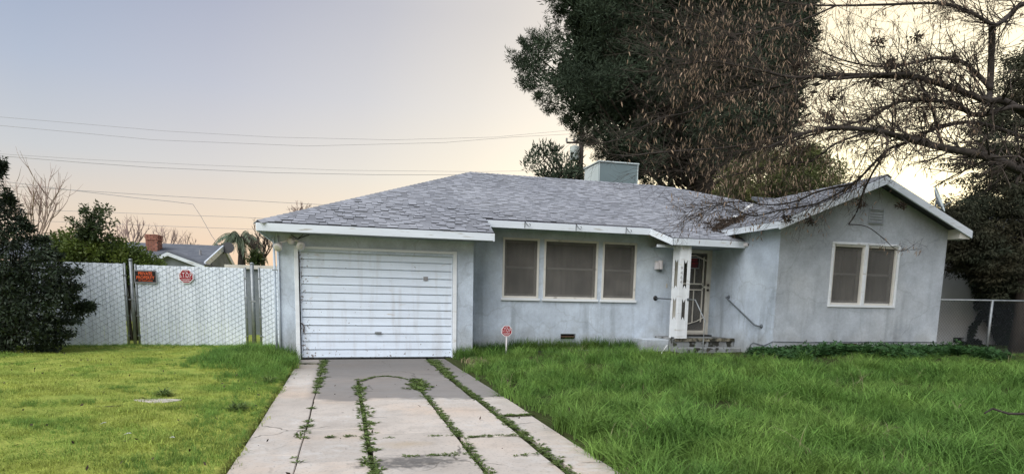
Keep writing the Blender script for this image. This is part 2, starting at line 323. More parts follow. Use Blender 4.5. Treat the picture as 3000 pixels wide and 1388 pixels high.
# ------------------------------------------------------------------ ground
XL, XR = -.82, 2.02        # driveway edges
def sstep(a, b, x): t = np.clip((x-a)/(b-a), 0, 1); return t*t*(3-2*t)
def gz(x, y):
    x = np.asarray(x, float); y = np.asarray(y, float)
    L_ = .02 + .05*sstep(-1., -2.5, x)*(1-sstep(12, 18, y)) + .06*sstep(9.5, 12.5, y)*sstep(-3.2, -1.3, x)*(1-sstep(13., 14.5, y))*sstep(-.9, -1.3, x)
    R_ = .015 + .11*sstep(2.3, 4.2, x)*sstep(6, 11, y) + .08*sstep(8, 9.5, x)*sstep(9.5, 11., y)*(1-sstep(13.2, 14.5, x))
    wob = .02*np.sin(1.7*x+.6*y)*np.sin(1.1*y-.7*x)+.012*np.sin(4.1*x+1)*np.sin(3.3*y)
    inside = (x > XL-.03) & (x < XR+.03) & (y < 13.2)
    side = np.where(x < .6, L_, R_)+wob*np.where(x < .6, sstep(XL-.1, XL-.8, x), sstep(XR+.1, XR+.8, x))*(1-sstep(14, 18, y))
    return np.where(inside | ((x > XL-.03) & (x < 8.7) & (y > 13)), -.06, side)
xs = np.unique(np.concatenate([np.linspace(-900, -60, 12), np.linspace(-60, -14, 12), np.arange(-14, -1, .25), np.array([-1, XL-.08, XL-.031, XL-.029, 0, .6, 1.3, XR+.029, XR+.031, XR+.09]), np.arange(2.25, 22, .25), np.linspace(22, 60, 10), np.linspace(60, 900, 12)]))
ys = np.unique(np.concatenate([np.linspace(-300, -10, 10), np.arange(-10, 3, 1.), np.arange(3, 15, .25), np.arange(15, 24, 1.), np.linspace(24, 60, 10), np.linspace(60, 1600, 20)]))
GX, GY = np.meshgrid(xs, ys); V = np.stack([GX.ravel(), GY.ravel(), gz(GX, GY).ravel()], 1)
nx = len(xs); i, j = np.meshgrid(np.arange(nx-1), np.arange(len(ys)-1)); a = (j*nx+i).ravel()
def ground_mat():
    m = mat('mossy_lawn_soil', (.27, .33, .07), (.37, .39, .09), 1.6, .95, 1., 30, 8, bdist=.03, spec=.05)
    t = m.node_tree; n = t.nodes; L = t.links; bs = n['Principled BSDF']; col = bs.inputs['Base Color'].links[0].from_socket
    g = n.new('ShaderNodeNewGeometry'); s = n.new('ShaderNodeSeparateXYZ'); L.new(g.outputs['Position'], s.inputs[0])
    k = n.new('ShaderNodeTexNoise'); k.inputs['Scale'].default_value = .9; k.inputs['Detail'].default_value = 8; L.new(g.outputs['Position'], k.inputs[0])
    r = n.new('ShaderNodeMapRange'); L.new(k.outputs[0], r.inputs[0]); r.inputs[1].default_value = .50; r.inputs[2].default_value = .68; r.inputs[4].default_value = .8
    mx = n.new('ShaderNodeMixRGB'); L.new(r.outputs[0], mx.inputs[0]); L.new(col, mx.inputs[1]); mx.inputs[2].default_value = (.17, .24, .045, 1)
    r2 = n.new('ShaderNodeMapRange'); L.new(s.outputs[0], r2.inputs[0]); r2.inputs[1].default_value = -.9; r2.inputs[2].default_value = -.8
    mx2 = n.new('ShaderNodeMixRGB'); L.new(r2.outputs[0], mx2.inputs[0]); L.new(mx.outputs[0], mx2.inputs[1]); mx2.inputs[2].default_value = (.045, .055, .02, 1)
    L.new(mx2.outputs[0], bs.inputs['Base Color']); return m
M['ground'] = ground_mat()
tag(obj('ground', numesh('ground', V, np.stack([a, a+1, a+nx+1, a+nx], 1), M['ground'], smooth=True)), kind='structure')

# ------------------------------------------------------------------ driveway
drive = bpy.data.objects.new('driveway', None); drive.location = (.6, 8, 0); sc.collection.objects.link(drive); drive['kind'] = 'structure'
bed = MB().box(XL-.01, XR+.01, -8, 12.95, -.10, -.035).build('gravel_bed', M['ground'], drive)
cols = [(-.82, -.365, [1129, 1255, 1337], 860), (-.355, .185, [1111, 1172, 1257, 1354], 960), (.225, 1.0, [1098, 1146, 1270, 1365], 1150), (1.05, 1.60, [1113, 1171, 1278], 1350), (1.69, 2.02, [1092, 1157, 1216, 1274], 1450)]
pxs = [[(860, 1129), (760, 1255), (750, 1337)], [(960, 1111), (960, 1172), (980, 1257), (930, 1354)], [(1150, 1098), (1150, 1146), (1150, 1270), (1150, 1365)], [(1290, 1113), (1300, 1171), (1440, 1278)], [(1360, 1092), (1420, 1157), (1510, 1216), (1560, 1274)]]
jointsY = []
YAP = 9.95
for (x0, x1, _, _), pp in zip(cols, pxs):
    cuts = [12.9 if x0 < -.5 or x0 > 1.6 else YAP]+[float(oZ(u, v, 0)[1]) for u, v in pp]+[2.6, .4, -2.2, -5, -8]
    cuts = [cuts[0]]+[c for c in cuts[1:] if c < cuts[0]-.3]
    jointsY.append(cuts)
    for k in range(len(cuts)-1):
        y1, y0 = cuts[k]-.006, cuts[k+1]+.006; h = [rnd.uniform(-.006, .006) for _ in range(4)]
        gap = .03 if (x0 > 1 and x0 < 1.2 and k == 2) else 0
        b = MB(); e = lambda: rnd.uniform(-.004, .004)
        xa, xb = x0+e(), x1+e(); ya, yb = y0, y1-gap
        nxs, nys = 5, max(3, int((yb-ya)/.3)); P = []
        # one slab with a slightly ragged outline
        ring = [(xa+(xb-xa)*t/nxs, ya+e()) for t in range(nxs)]+[(xb+e(), ya+(yb-ya)*t/nys) for t in range(nys)]+[(xb-(xb-xa)*t/nxs, yb+e()) for t in range(nxs)]+[(xa+e(), yb-(yb-ya)*t/nys) for t in range(nys)]
        zt = lambda x, y: h[0]*(x-xa)/(xb-xa)+h[1]*(1-(x-xa)/(xb-xa))+h[2]*(y-ya)/(yb-ya)*.6
        b.prism([(x, y, zt(x, y)) for x, y in ring], (0, 0, -.09))
        b.build('slab', M['concrete'], drive, bevel=.006)
# apron strips beside the garage slab
MB().prism([(-.355, YAP+.01, 0), (.2, YAP+.012, .002), (.6, YAP+.02, 0), (1.1, YAP+.01, .002), (1.60, YAP+.012, 0), (1.63, 12.9, .002), (-.34, 12.9, 0)], (0, 0, -.09)).build('slab', M['concrete'], drive, bevel=.006)
MB().box(-.82, -.4, 12.0, 12.2, -.02, .012).build('concrete_patch', M['steptop'], drive)

# ------------------------------------------------------------------ house
house = thing('house', 'single storey grey blue stucco house with white garage door and grey shingle roof', 'house', (4, 13, 0))
def wallgrid(b, X0, X1, Z0, Z1, holes, Y, th=.12):
    """wall in a plane of constant y facing -y, with openings and their reveals"""
    xs_ = sorted({X0, X1, *[h[0] for h in holes], *[h[1] for h in holes]}); zs_ = sorted({Z0, Z1, *[h[2] for h in holes], *[h[3] for h in holes]})
    for x0, x1 in zip(xs_, xs_[1:]):
        for z0, z1 in zip(zs_, zs_[1:]):
            mx_, mz_ = (x0+x1)/2, (z0+z1)/2
            if any(h[0] < mx_ < h[1] and h[2] < mz_ < h[3] for h in holes): continue
            b.face([(x0, Y, z0), (x1, Y, z0), (x1, Y, z1), (x0, Y, z1)])
    for x0, x1, z0, z1 in holes:
        for p, q in (((x0, z0), (x0, z1)), ((x1, z1), (x1, z0)), ((x0, z1), (x1, z1)), ((x1, z0), (x0, z0))):
            b.face([(p[0], Y, p[1]), (p[0], Y+th, p[1]), (q[0], Y+th, q[1]), (q[0], Y, q[1])])
YG, YM, YW = 12.876, 13.683, 11.395
XG0, XG1 = -1.195, 2.6045; XW0, XW1 = 8.757, 13.118
DX0, DX1, DZ = -.862, 2.24, 2.127
g = MB()
wallgrid(g, XG0, XG1, -.1, 2.44, [(DX0+.05, DX1-.05, -.1, DZ-.05)], YG, .14)
g.face([(XG0, 20, -.1), (XG0, YG, -.1), (XG0, YG, 2.44), (XG0, 20, 2.44)])
g.face([(XG1, YG, -.1), (XG1, YM, -.1), (XG1, YM, 2.75), (XG1, YG, 2.44)])
gw = g.build('garage_wall', M['stucco'], house)
YS = YM
S_, Y0_, Z0_ = .45, 12.352, 2.544
def mz(y): return Z0_+S_*(y-Y0_)
W = dict(a0=3.4219, a1=4.2629, a2=4.3768, a3=5.6772, a4=5.7889, a5=6.6429); WT, WB = 2.585, 1.272
vent_m = (4.83, 5.178, .353, .473)
g = MB()
hol = [(W['a0']+.02, W['a1']-.02, WB+.02, WT-.02), (W['a2']+.02, W['a3']-.02, WB+.02, WT-.02), (W['a4']+.02, W['a5']-.02, WB+.02, WT-.02), vent_m, (7.64, 8.58, .45, 2.50)]
wallgrid(g, XG1, XW0, -.1, 3.0, hol, YM, .14)
g.build('front_wall', M['stucco'], house)
g = MB()
g.face([(XW0, YM, -.1), (XW0, YW, -.1), (XW0, YW, 2.95), (XW0, YM, 2.95)])
g.build('side_wall', M['stucco'], house)
g = MB()
WW = (10.066, 11.807, 1.239, 2.573); XR_, ZR_, SW = 10.984, 3.952, .411
gv = (float(oY(2550, 620, YW)[0])-.03, float(oY(2585, 622, YW)[0])+.03, 3.02, 3.30)
vw = oY(2467, 1004.8, YW); vw2 = oY(2506.9, 1021, YW); vent_w = (vw[0], vw2[0], vw2[2], vw[2])
wallgrid(g, XW0, XW1, .46, 2.9, [(WW[0]+.03, WW[1]-.03, WW[2]+.03, WW[3]-.03)], YW, .14)
g.face([(XW0, YW, 2.9), (XW1, YW, 2.9), (XW1, YW, ZR_-.10-SW*(XW1-XR_)), (XR_, YW, ZR_-.10), (XW0, YW, ZR_-.10-SW*(XR_-XW0))])
g.face([(XW1, YW, -.1), (XW1, 20, -.1), (XW1, 20, 2.9), (XW1, YW, 2.9)])
g.face([(XG0, 20, -.1), (XG0, 20, 2.5), (XW1, 20, 2.5), (XW1, 20, -.1)])
g.build('wing_wall', M['stucco2'], house)
g = MB(); wallgrid(g, XW0, XW1, -.1, .46, [vent_w], YW-.012, .1); g.face([(XW0, YW-.012, .46), (XW1, YW-.012, .46), (XW1, YW, .47), (XW0, YW, .47)])
g.face([(XW0-.002, YW-.012, -.1), (XW0-.002, YW-.012, .46), (XW0-.002, YW+.02, .46), (XW0-.002, YW+.02, -.1)])
g.build('foundation_band', M['stucco2'], house)
g = MB()
for q in (vent_m,): g.box(q[0], q[1], YM+.10, YM+.13, q[2], q[3])
g.build('backing', M['dark'], house)

def make_vent(q, Y, n, m, slatm):
    fr = MB(); t = .012
    fr.box(q[0]-t, q[1]+t, Y-.008, Y+.02, q[3], q[3]+t); fr.box(q[0]-t, q[1]+t, Y-.008, Y+.02, q[2]-t, q[2]); fr.box(q[0]-t, q[0], Y-.008, Y+.02, q[2], q[3]); fr.box(q[1], q[1]+t, Y-.008, Y+.02, q[2], q[3])
    f = fr.build('vent', m, house)
    MB().box(q[0], q[1], Y+.06, Y+.09, q[2], q[3]).build('backing', M['dark'], f)
    s = MB(); h = q[3]-q[2]
    for k in range(n): z = q[2]+h*(k+.5)/n; s.hexa([(q[0], Y+.005, z-.012), (q[1], Y+.005, z-.012), (q[1], Y+.03, z+.008), (q[0], Y+.03, z+.008), (q[0], Y+.005, z-.006), (q[1], Y+.005, z-.006), (q[1], Y+.03, z+.014), (q[0], Y+.03, z+.014)])
    s.build('louvre', slatm, f)
    return f
make_vent(vent_w, YW-.012, 3, M['stucco2'], M['rust'])['label'] = 'low louvred foundation vent of the gabled wing'
make_vent(vent_m, YM, 1, M['soffit'], M['rust'])['label'] = 'open rusty foundation vent under the windows'
f = make_vent(gv, YW-.02, 5, M['stucco2'], M['soffit']); f['label'] = 'square louvred gable vent high on the wing'

# screens: woven insect screen over dark glass
def screen_mat():
    m = bpy.data.materials.new('grey_insect_screen'); m.use_nodes = True; t = m.node_tree; n = t.nodes; L = t.links
    bs = n['Principled BSDF']; bs.inputs['Roughness'].default_value = .9; tr = n.new('ShaderNodeBsdfTransparent'); mx = n.new('ShaderNodeMixShader')
    g_ = n.new('ShaderNodeNewGeometry'); k = n.new('ShaderNodeTexNoise'); k.inputs['Scale'].default_value = 2.2; k.inputs['Detail'].default_value = 6; L.new(g_.outputs['Position'], k.inputs[0])
    r = n.new('ShaderNodeValToRGB'); r.color_ramp.elements[0].position = .35; r.color_ramp.elements[0].color = (.135, .13, .122, 1); r.color_ramp.elements[1].position = .7; r.color_ramp.elements[1].color = (.20, .19, .175, 1)
    L.new(k.outputs[0], r.inputs[0]); L.new(r.outputs[0], bs.inputs['Base Color']); mx.inputs[0].default_value = .50
    L.new(tr.outputs[0], mx.inputs[1]); L.new(bs.outputs[0], mx.inputs[2]); L.new(mx.outputs[0], n['Material Output'].inputs[0]); return m
M['screen'] = screen_mat()
M['sash'] = mat('grey_sash_paint', (.66, .64, .60), (.55, .53, .50), 6, .6)
def frame_boxes(b, x0, x1, z0, z1, t, ya, yb):
    b.box(x0, x1, ya, yb, z1-t, z1); b.box(x0, x1, ya, yb, z0, z0+t); b.box(x0, x0+t, ya, yb, z0+t, z1-t); b.box(x1-t, x1, ya, yb, z0+t, z1-t); return b
def window(x0, x1, z0, z1, Y, sill=True, fm=None):
    wf = frame_boxes(MB(), x0, x1, z0, z1, .045, Y-.022, Y+.03).build('window', fm or M['trim'], house, bevel=.003)
    s = MB(); frame_boxes(s, x0+.046, x1-.046, z0+.046, z1-.046, .05, Y+.045, Y+.075); zm = (z0+z1)/2+.02
    s.box(x0+.097, x1-.097, Y+.045, Y+.07, zm-.022, zm+.022); s.build('sash', M['sash'], wf)
    MB().box(x0+.03, x1-.03, Y+.078, Y+.082, z0+.03, z1-.03).build('pane', M['glass'], wf)
    MB().box(x0+.046, x1-.046, Y+.018, Y+.0195, z0+.046, z1-.046).build('screen', M['screen'], wf)
    if sill: MB().box(x0-.03, x1+.03, Y-.05, Y+.01, z0-.055, z0-.001).build('sill', M['white'], wf, bevel=.004)
    return wf
window(W['a0'], W['a1'], WB, WT, YM); window(W['a2'], W['a3'], WB, WT, YM); window(W['a4'], W['a5'], WB, WT, YM)
xm = (WW[0]+WW[1])/2
for xa, xb in ((WW[0]+.03, xm-.03), (xm+.03, WW[1]-.03)): window(xa, xb, WW[2]+.03, WW[3]-.03, YW+.02, False)
ot = frame_boxes(MB(), WW[0]-.02, WW[1]+.02, WW[2]-.02, WW[3]+.02, .05, YW-.03, YW-.003); ot.box(xm-.035, xm+.035, YW-.03, YW+.01, WW[2]+.03, WW[3]-.03)
ot.build('window_trim', M['white'], house, bevel=.004)
# battens under the windows (painted seam strips)
for u, v0, v1 in ((1580, 880, 1000),):
    p = oY(u, v0, YM); q = oY(u-4, v1, YM); MB().box(p[0]-.02, p[0]+.02, YM-.006, YM-.0005, q[2], p[2]).build('stucco_seam', M['stucco'], house)

# garage door
gt = MB()
gt.box(DX0-.02, DX0+.055, YG-.028, YG+.04, 0, DZ); gt.box(DX1-.055, DX1+.02, YG-.028, YG+.04, 0, DZ); gt.box(DX0-.02, DX1+.02, YG-.03, YG+.04, DZ, DZ+.05)
gt.build('garage_door_trim', M['white'], house, bevel=.004)
gd = MB().box(DX0+.088, DX1-.075, YG+.085, YG+.12, .02, DZ-.02).build('garage_door', M['doorwhite'], house)
MB().box(DX0, DX1, YG+.125, YG+.14, -.05, DZ).build('dark_gap_sheet', M['dark'], house)  # near-black sheet added behind the door; its colour stands for shade in the gaps
NP = 13; z_ = .025; ph = (DZ-.04-.025)/NP
for k in range(NP):
    b = MB(); za, zb = .025+k*ph, .025+(k+1)*ph
    x0, x1 = DX0+.092, DX1-.075
    # lap board: a flat face with a rolled lower lip and a shadow groove above
    b.hexa([(x0, YG+.050, za+.012), (x1, YG+.050, za+.012), (x1, YG+.088, za+.012), (x0, YG+.088, za+.012), (x0, YG+.062, zb-.004), (x1, YG+.062, zb-.004), (x1, YG+.088, zb-.004), (x0, YG+.088, zb-.004)])
    b.box(x0+.01, x1-.01, YG+.046, YG+.0515, za+.014, za+.03)
    b.build('board', M['doorwhite'], gd, bevel=.004)
for xe_ in (DX0+.074, DX1-.078): MB().box(xe_, xe_+.02, YG+.045, YG+.085, .02, DZ-.02).build('door_edge', M['doorwhite'], gd)
h_ = oY(1108, 974, YG+.04); MB().box(h_[0]-.06, h_[0]+.06, YG+.03, YG+.05, h_[2]-.025, h_[2]+.02).tube([(h_[0]-.07, YG+.015, h_[2]), (h_[0]+.05, YG+.015, h_[2])], .012).build('handle', M['steel'], gd)
h_ = oY(1247, 816, YG+.045); MB().box(h_[0]-.045, h_[0]+.045, YG+.042, YG+.0495, h_[2]-.04, h_[2]+.04).build('lock_plate', M['greyframe'], gd)
h_ = oY(884, 960, YG+.02); MB().tube([(h_[0]+.04*math.cos(t), YG+.03, h_[2]+.09*math.sin(t)) for t in np.linspace(-1.2, 1.9, 9)], .009).build('hasp', M['rust'], gd)

# roof decks, soffits, fascias
RL = (3.223, 16.566, mz(16.566)); RR = (8.861, 16.566, mz(16.566)); EL = (-1.4566, Y0_, Z0_)
VJ = (XR_, 15.48, mz(15.48)); XE = 8.4746; ZE = 2.9197
def onS(x, y): return (x, y, mz(y))
RX0, RX1 = 2.885, 6.70
main_poly = [onS(-1.4566, Y0_), onS(2.885, Y0_), onS(2.90, 13.12), onS(6.68, 13.12), onS(6.985, 12.58), onS(8.752, 12.58), onS(8.752, 13.44), VJ, RR, RL]
def deck(b, poly, t=.09): b.prism([(p[0], p[1], p[2]-.012) for p in poly], (0, 0, -t))
b = MB(); deck(b, main_poly)
YB = 20.8
deck(b, [(-1.4566, Y0_, Z0_), RL, (-1.4566, YB, Z0_)]); deck(b, [RL, RR, (13.4, YB, Z0_), (-1.4566, YB, Z0_)])
b.build('roof_deck', M['underlay'], house)
WR0 = (XR_, 11.106, ZR_)
b = MB(); VS = (XE, 13.187, ZE)
deck(b, [(XE, 11.106, ZE), WR0, (XR_, 15.48, ZR_), VS], .07)
deck(b, [WR0, (13.4, 11.106, ZR_-SW*(13.4-XR_)), (13.4, YB, ZR_-SW*(13.4-XR_)), (XR_, 16.6, ZR_)], .07); deck(b, [RR, VJ, (XR_, 16.6, ZR_), (12.2, YB, 2.9)], .05)
b.build('wing_roof_deck', M['underlay'], house)
# fascia boards
FH = .142
def fascia(p, q, h=FH, out=(0, -1), t=.03, name='fascia', label=None, m=None):
    o = np.array([out[0], out[1], 0.])*t; p = np.array(p, float)-(0, 0, .022); q = np.array(q, float)-(0, 0, .022); dz = np.array([0, 0, -h])
    b = MB().hexa([p+dz, q+dz, q+dz+o, p+dz+o, p, q, q+o, p+o]); f_ = b.build(name, m or M['fascia'], house, bevel=.004)
    if label: f_['label'] = label
    return f_
fascia(onS(-1.47, Y0_), onS(2.89, Y0_), label='long fascia board above the garage door')
fascia(onS(2.886, Y0_-.03), onS(2.905, 13.09), out=(1, 0))
fascia(onS(2.91, 13.12), onS(6.68, 13.12), label='fascia board above the three windows')
fascia(onS(6.69, 13.10), onS(6.955, 12.56), out=(-.85, -.5), label='short slanting fascia at the porch')
fascia(onS(6.965, 12.58), onS(8.75, 12.58), label='fascia board above the front door')
fascia((-1.457, Y0_, Z0_), (-1.457, YB, Z0_), out=(-1, 0))
fascia((XE, 11.09, ZE), (XE, 13.15, ZE), out=(-1, 0), h=.13, label='eave fascia of the gabled wing')
for s_, nm in ((-1, 'left'), (1, 'right')):
    xe = XR_+s_*2.51 if s_ < 0 else 13.42
    p = (XR_, 11.09, ZR_); q = (xe, 11.09, ZR_-SW*abs(xe-XR_))
    b = MB(); h = .16
    b.hexa([(p[0], 11.06, p[2]-.02-h), (q[0], 11.06, q[2]-.02-h), (q[0], 11.10, q[2]-.02-h), (p[0], 11.10, p[2]-.02-h), (p[0], 11.06, p[2]-.02), (q[0], 11.06, q[2]-.02), (q[0], 11.10, q[2]-.02), (p[0], 11.10, p[2]-.02)])
    b.build('barge_board', M['fascia'], house, bevel=.004)
# soffits and boxed gable end
b = MB(); zs_ = Z0_-FH-.01
b.box(-1.45, 2.88, Y0_, YG+.0, zs_-.0, zs_+.012); b.box(-1.45, XG0, YG+.001, YB, zs_, zs_+.012)
b.hexa([(2.9, 13.12, 2.75), (6.7, 13.12, 2.75), (6.7, YM, 2.80), (2.9, YM, 2.80), (2.9, 13.12, 2.77), (6.7, 13.12, 2.77), (6.7, YM, 2.82), (2.9, YM, 2.82)])
b.box(6.98, 8.75, 12.60, YM, 2.50, 2.515)
b.build('soffit', M['soffit'], house)
bx = MB().prism([(XW1, 11.104, 2.76), (13.40, 11.104, 2.76), (13.40, 11.104, 2.86), (XW1, 11.104, 2.97)], (0, .30, 0)); bx.build('eave_box', M['trim'], house)

# shingles
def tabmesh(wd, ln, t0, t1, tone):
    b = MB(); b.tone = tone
    b.hexa([(0, 0, -.012), (wd, 0, -.012), (wd, ln, -.012), (0, ln, -.012), (0, 0, t0), (wd, 0, t0), (wd, ln, t1), (0, ln, t1)]); b.t[2] = .08; b.t[3] = b.t[5] = .15; return b  # dark butt edges: black asphalt, plus the tabs' shadow lines put into tone
EXP_ = .125
shing = []   # (matrix3x4 origin, A,B,N, width, t0, tone)
def lay(O, A, B, span, nrows, w0=.09, w1=.24, off=0):
    A = np.array(A, float); B = np.array(B, float); Nn = np.cross(A, B); Nn /= np.linalg.norm(Nn)
    if Nn[2] < 0: Nn = -Nn
    for k in range(nrows):
        v = k*EXP_; sp_ = span(v+EXP_*.5)
        if sp_ is None: continue
        for (u0, u1) in sp_:
            u = u0; thick = rnd.random() < .5
            while u < u1-.02:
                wd = rnd.uniform(w0, w1); wd = min(wd, u1-u)
                if u1-u-wd < .06: wd = u1-u
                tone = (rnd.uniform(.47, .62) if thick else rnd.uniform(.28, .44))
                shing.append((np.array(O)+A*u+B*(v-.01), A, B, Nn, wd, rnd.choice((.014, .020, .026)) if thick else .006, tone))
                u += wd; thick = not thick if rnd.random() < .8 else thick
cl = math.hypot(1, S_); Bm = (0, 1/cl, S_/cl)
def y_at(v): return Y0_+v/cl
def main_span(v):
    y = y_at(v)
    if y > 16.53: return None
    lo = -1.4566+(3.223+1.4566)*(y-Y0_)/(16.566-Y0_)
    if y < 12.58: return [(lo, 2.90)]
    hi = 8.752 if y < 13.44 else (8.757+(y-13.445)*(XR_-8.757)/(15.48-13.445) if y < 15.48 else XR_+(RR[0]-XR_)*(y-15.48)/(16.566-15.48))
    if y < 13.12:
        xl = 6.68+(6.985-6.68)*(13.12-y)/(13.12-12.58)
        return [(lo, 2.905), (xl, hi)]
    return [(lo, hi)]
lay((0, Y0_, Z0_), (1, 0, 0), Bm, main_span, 38)
# start row edges just at the three eaves
clw = math.hypot(1, SW)
def wing_span(v):
    x = XE+v/clw
    if x > XR_-.02: return None
    return [(-(13.187+(x-XE)*.914), -11.07)]   # u runs along -y
lay((XE, 0, ZE), (0, -1, 0), (1/clw, 0, SW/clw), wing_span, 23)
shing.sort(key=lambda s: np.linalg.norm(s[0]-CAM))
cache = {}
def tab_local(wq, t0, tone):
    k = (wq, t0, round(tone*20)/20)
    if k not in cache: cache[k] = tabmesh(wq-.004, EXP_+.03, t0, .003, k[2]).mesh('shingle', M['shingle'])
    return cache[k]
rest = MB()
for n_, (O, A, B, Nn, wd, t0, tone) in enumerate(shing):
    if n_ < 300:
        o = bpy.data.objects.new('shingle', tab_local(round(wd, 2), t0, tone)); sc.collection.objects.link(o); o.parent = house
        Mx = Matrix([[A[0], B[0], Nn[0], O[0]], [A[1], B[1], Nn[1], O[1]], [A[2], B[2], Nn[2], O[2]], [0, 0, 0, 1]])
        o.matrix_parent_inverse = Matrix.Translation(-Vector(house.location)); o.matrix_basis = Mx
    else:
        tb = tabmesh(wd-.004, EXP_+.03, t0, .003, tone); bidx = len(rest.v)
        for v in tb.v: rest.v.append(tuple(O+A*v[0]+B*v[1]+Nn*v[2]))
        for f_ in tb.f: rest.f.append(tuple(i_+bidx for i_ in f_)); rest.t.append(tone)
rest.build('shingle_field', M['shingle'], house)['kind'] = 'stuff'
# hip and ridge caps
def caps(p, q, name='ridge_cap_row'):
    p = np.array(p); q = np.array(q); d = q-p; L_ = np.linalg.norm(d); d /= L_; side = np.cross(d, (0, 0, 1.)); side /= np.linalg.norm(side); b = MB(); n = int(L_/.145)
    for k in range(n):
        c = p+d*(k*.145); e = c+d*.19; b.tone = rnd.uniform(.3, .55); hh = .034
        for s_ in (1, -1):
            o_ = side*s_*.13
            b.prism([c+(0, 0, hh), e+(0, 0, hh-.016), e+o_+(0, 0, -.045), c+o_+(0, 0, -.03)], (0, 0, -.010))
    o = b.build(name, M['shingle'], house); o['kind'] = 'stuff'
caps(EL, RL); caps(RL, RR); caps(VJ, RR); caps((XR_, 11.07, ZR_), (XR_, 15.4, ZR_))
# white valley metal with debris on it
b = MB(); p0 = np.array(VS)+(.22, .2, .14); 
for t in np.linspace(0, .86, 13):
    q = np.array(VS)*(1-t)+np.array(VJ)*t
    if rnd.random() < .85: b.tone = .5; b.hexa([q+(-.05, .0, .014), q+(.03, -.02, .014), q+(.23, .17, .116), q+(.13, .19, .116), q+(-.05, 0, .025), q+(.03, -.02, .025), q+(.23, .17, .13), q+(.13, .19, .13)])
b.build('valley_flashing', M['flash'], house)

# ---- porch: stoop, steps, post, security door
st_ = MB().box(7.20, XW0-.002, 12.74, YM-.002, -.1, .44).build('stoop', M['stepconc'], house, bevel=.02)
MB().box(6.62, 7.19, 12.95, YM-.002, -.1, .40).build('stoop_wall', M['stucco'], house, bevel=.01)['label'] = 'low painted stub wall left of the steps'
MB().box(7.22, XW0-.01, 12.46, 12.735, -.1, .25).build('step', M['stepconc'], house, bevel=.02)
MB().box(7.30, XW0-.01, 12.16, 12.455, -.1, .115).build('step', M['stepconc'], house, bevel=.02)
b = MB()
for k in range(14):
    x0 = 7.22+k*.11; x1 = min(x0+.10, 8.74); b.hexa([(x0, 12.725-rnd.uniform(0, .02), .375+rnd.uniform(-.01, .01)), (x1, 12.725-rnd.uniform(0, .02), .375), (x1, 12.76, .375), (x0, 12.76, .375), (x0, 12.725, .447), (x1, 12.72, .447), (x1, 12.78, .449), (x0, 12.78, .449)])
b.build('mossy_nosing', M['steptop'], house)
PX0, PY0, PX1, PY1 = 7.224, 12.66, 7.469, 12.99
PZ0, PZ1 = .445, 2.50
post = MB()
post.box(PX0, PX0+.078, PY0, PY0+.02, PZ0, PZ1); post.box(PX1-.075, PX1, PY0, PY0+.02, PZ0, PZ1)
post.box(PX0-.02, PX0-.001, PY0, PY0+.09, PZ0, PZ1); post.box(PX0-.02, PX0-.001, PY1-.075, PY1, PZ0, PZ1)
pp = post.build('porch_post', M['white'], house, bevel=.003); pp['label'] = 'ornamental white corner post made of cut-out boards'
def picket(a0, a1, z0, z1, tb, tt, side):
    am = (a0+a1)/2; w_ = .09*(1); pts = []
    if tb: pts += [(a0, z0+w_), (am, z0), (a1, z0+w_)]
    else: pts += [(a0, z0), (a1, z0)]
    if tt: pts += [(a1, z1-w_), (am, z1), (a0, z1-w_)]
    else: pts += [(a1, z1), (a0, z1)]
    if side == 'f': P = [(a, PY0+.006, z) for a, z in pts]; return MB().prism(P, (0, .014, 0))
    P = [(PX0-.014, a, z) for a, z in pts]; return MB().prism(P, (.013, 0, 0))
for (z0, z1, tb, tt) in ((2.10, PZ1, 1, 0), (1.25, 1.62, 1, 1), (PZ0, .92, 0, 1)):
    picket(PX0+.079, PX1-.076, z0, z1, tb, tt, 'f').build('picket', M['white'], pp); picket(PY0+.092, PY1-.077, z0+.03, z1, tb, tt, 's').build('picket', M['white'], pp)
text('house_number', '9', M['greyframe'], pp, (PX0+.028, PY0-.002, 2.00), (1, 0, 0), (0, 0, 1), .075)
for k, ch in enumerate('464'): text('house_number', ch, M['greyframe'], pp, (PX0+.028, PY0-.002, 1.90-.10*k), (1, 0, 0), (0, 0, 1), .075)
MB().box(6.80, PX0, 12.98, 13.02, 2.46, 2.52).build('porch_beam', M['fascia'], house)
# security door
dr = frame_boxes(MB(), 7.60, 8.62, .45, 2.545, .05, YM-.03, YM+.02).build('security_door', M['beige'], house, bevel=.003)
leaf = frame_boxes(MB(), 7.66, 8.56, .50, 2.49, .075, YM-.045, YM-.012)
xa, xb = 7.735, 8.485; bars = MB()
for z in (1.55, 1.69): bars.box(xa, xb-.08, YM-.04, YM-.02, z-.016, z+.016)
bars.box(xb-.10, xb-.07, YM-.04, YM-.02, .78, 2.33)
for x in (7.80, 7.98, 8.17): bars.box(x-.011, x+.011, YM-.039, YM-.021, .72+.2*max(0, (x-7.9))**1.2, 1.534); bars.box(x-.011, x+.011, YM-.039, YM-.021, 1.706, 2.34-(.02 if x > 8.1 else .10))
bars.box(xb-.10, xb, YM-.04, YM-.02, 1.60, 1.64)
bars.tube([(8.0, YM-.03, 2.35), (8.17, YM-.03, 2.36), (8.33, YM-.03, 2.30), (8.485, YM-.03, 2.24)], .012, 6)
bars.tube([(xa, YM-.03, .70), (7.9, YM-.03, .71), (8.1, YM-.03, .74), (8.3, YM-.03, .80), (8.49, YM-.03, .90)], .012, 6)
leaf.build('door_leaf', M['beige'], dr, bevel=.003); bars.build('scrollwork', M['beige'], dr)
MB().box(xa-.01, xb+.01, YM-.010, YM-.008, .55, 2.43).build('screen', M['screen'], dr)
MB().box(7.645, 8.575, YM+.06, YM+.09, .45, 2.495).build('inner_door', M['dark'], dr)
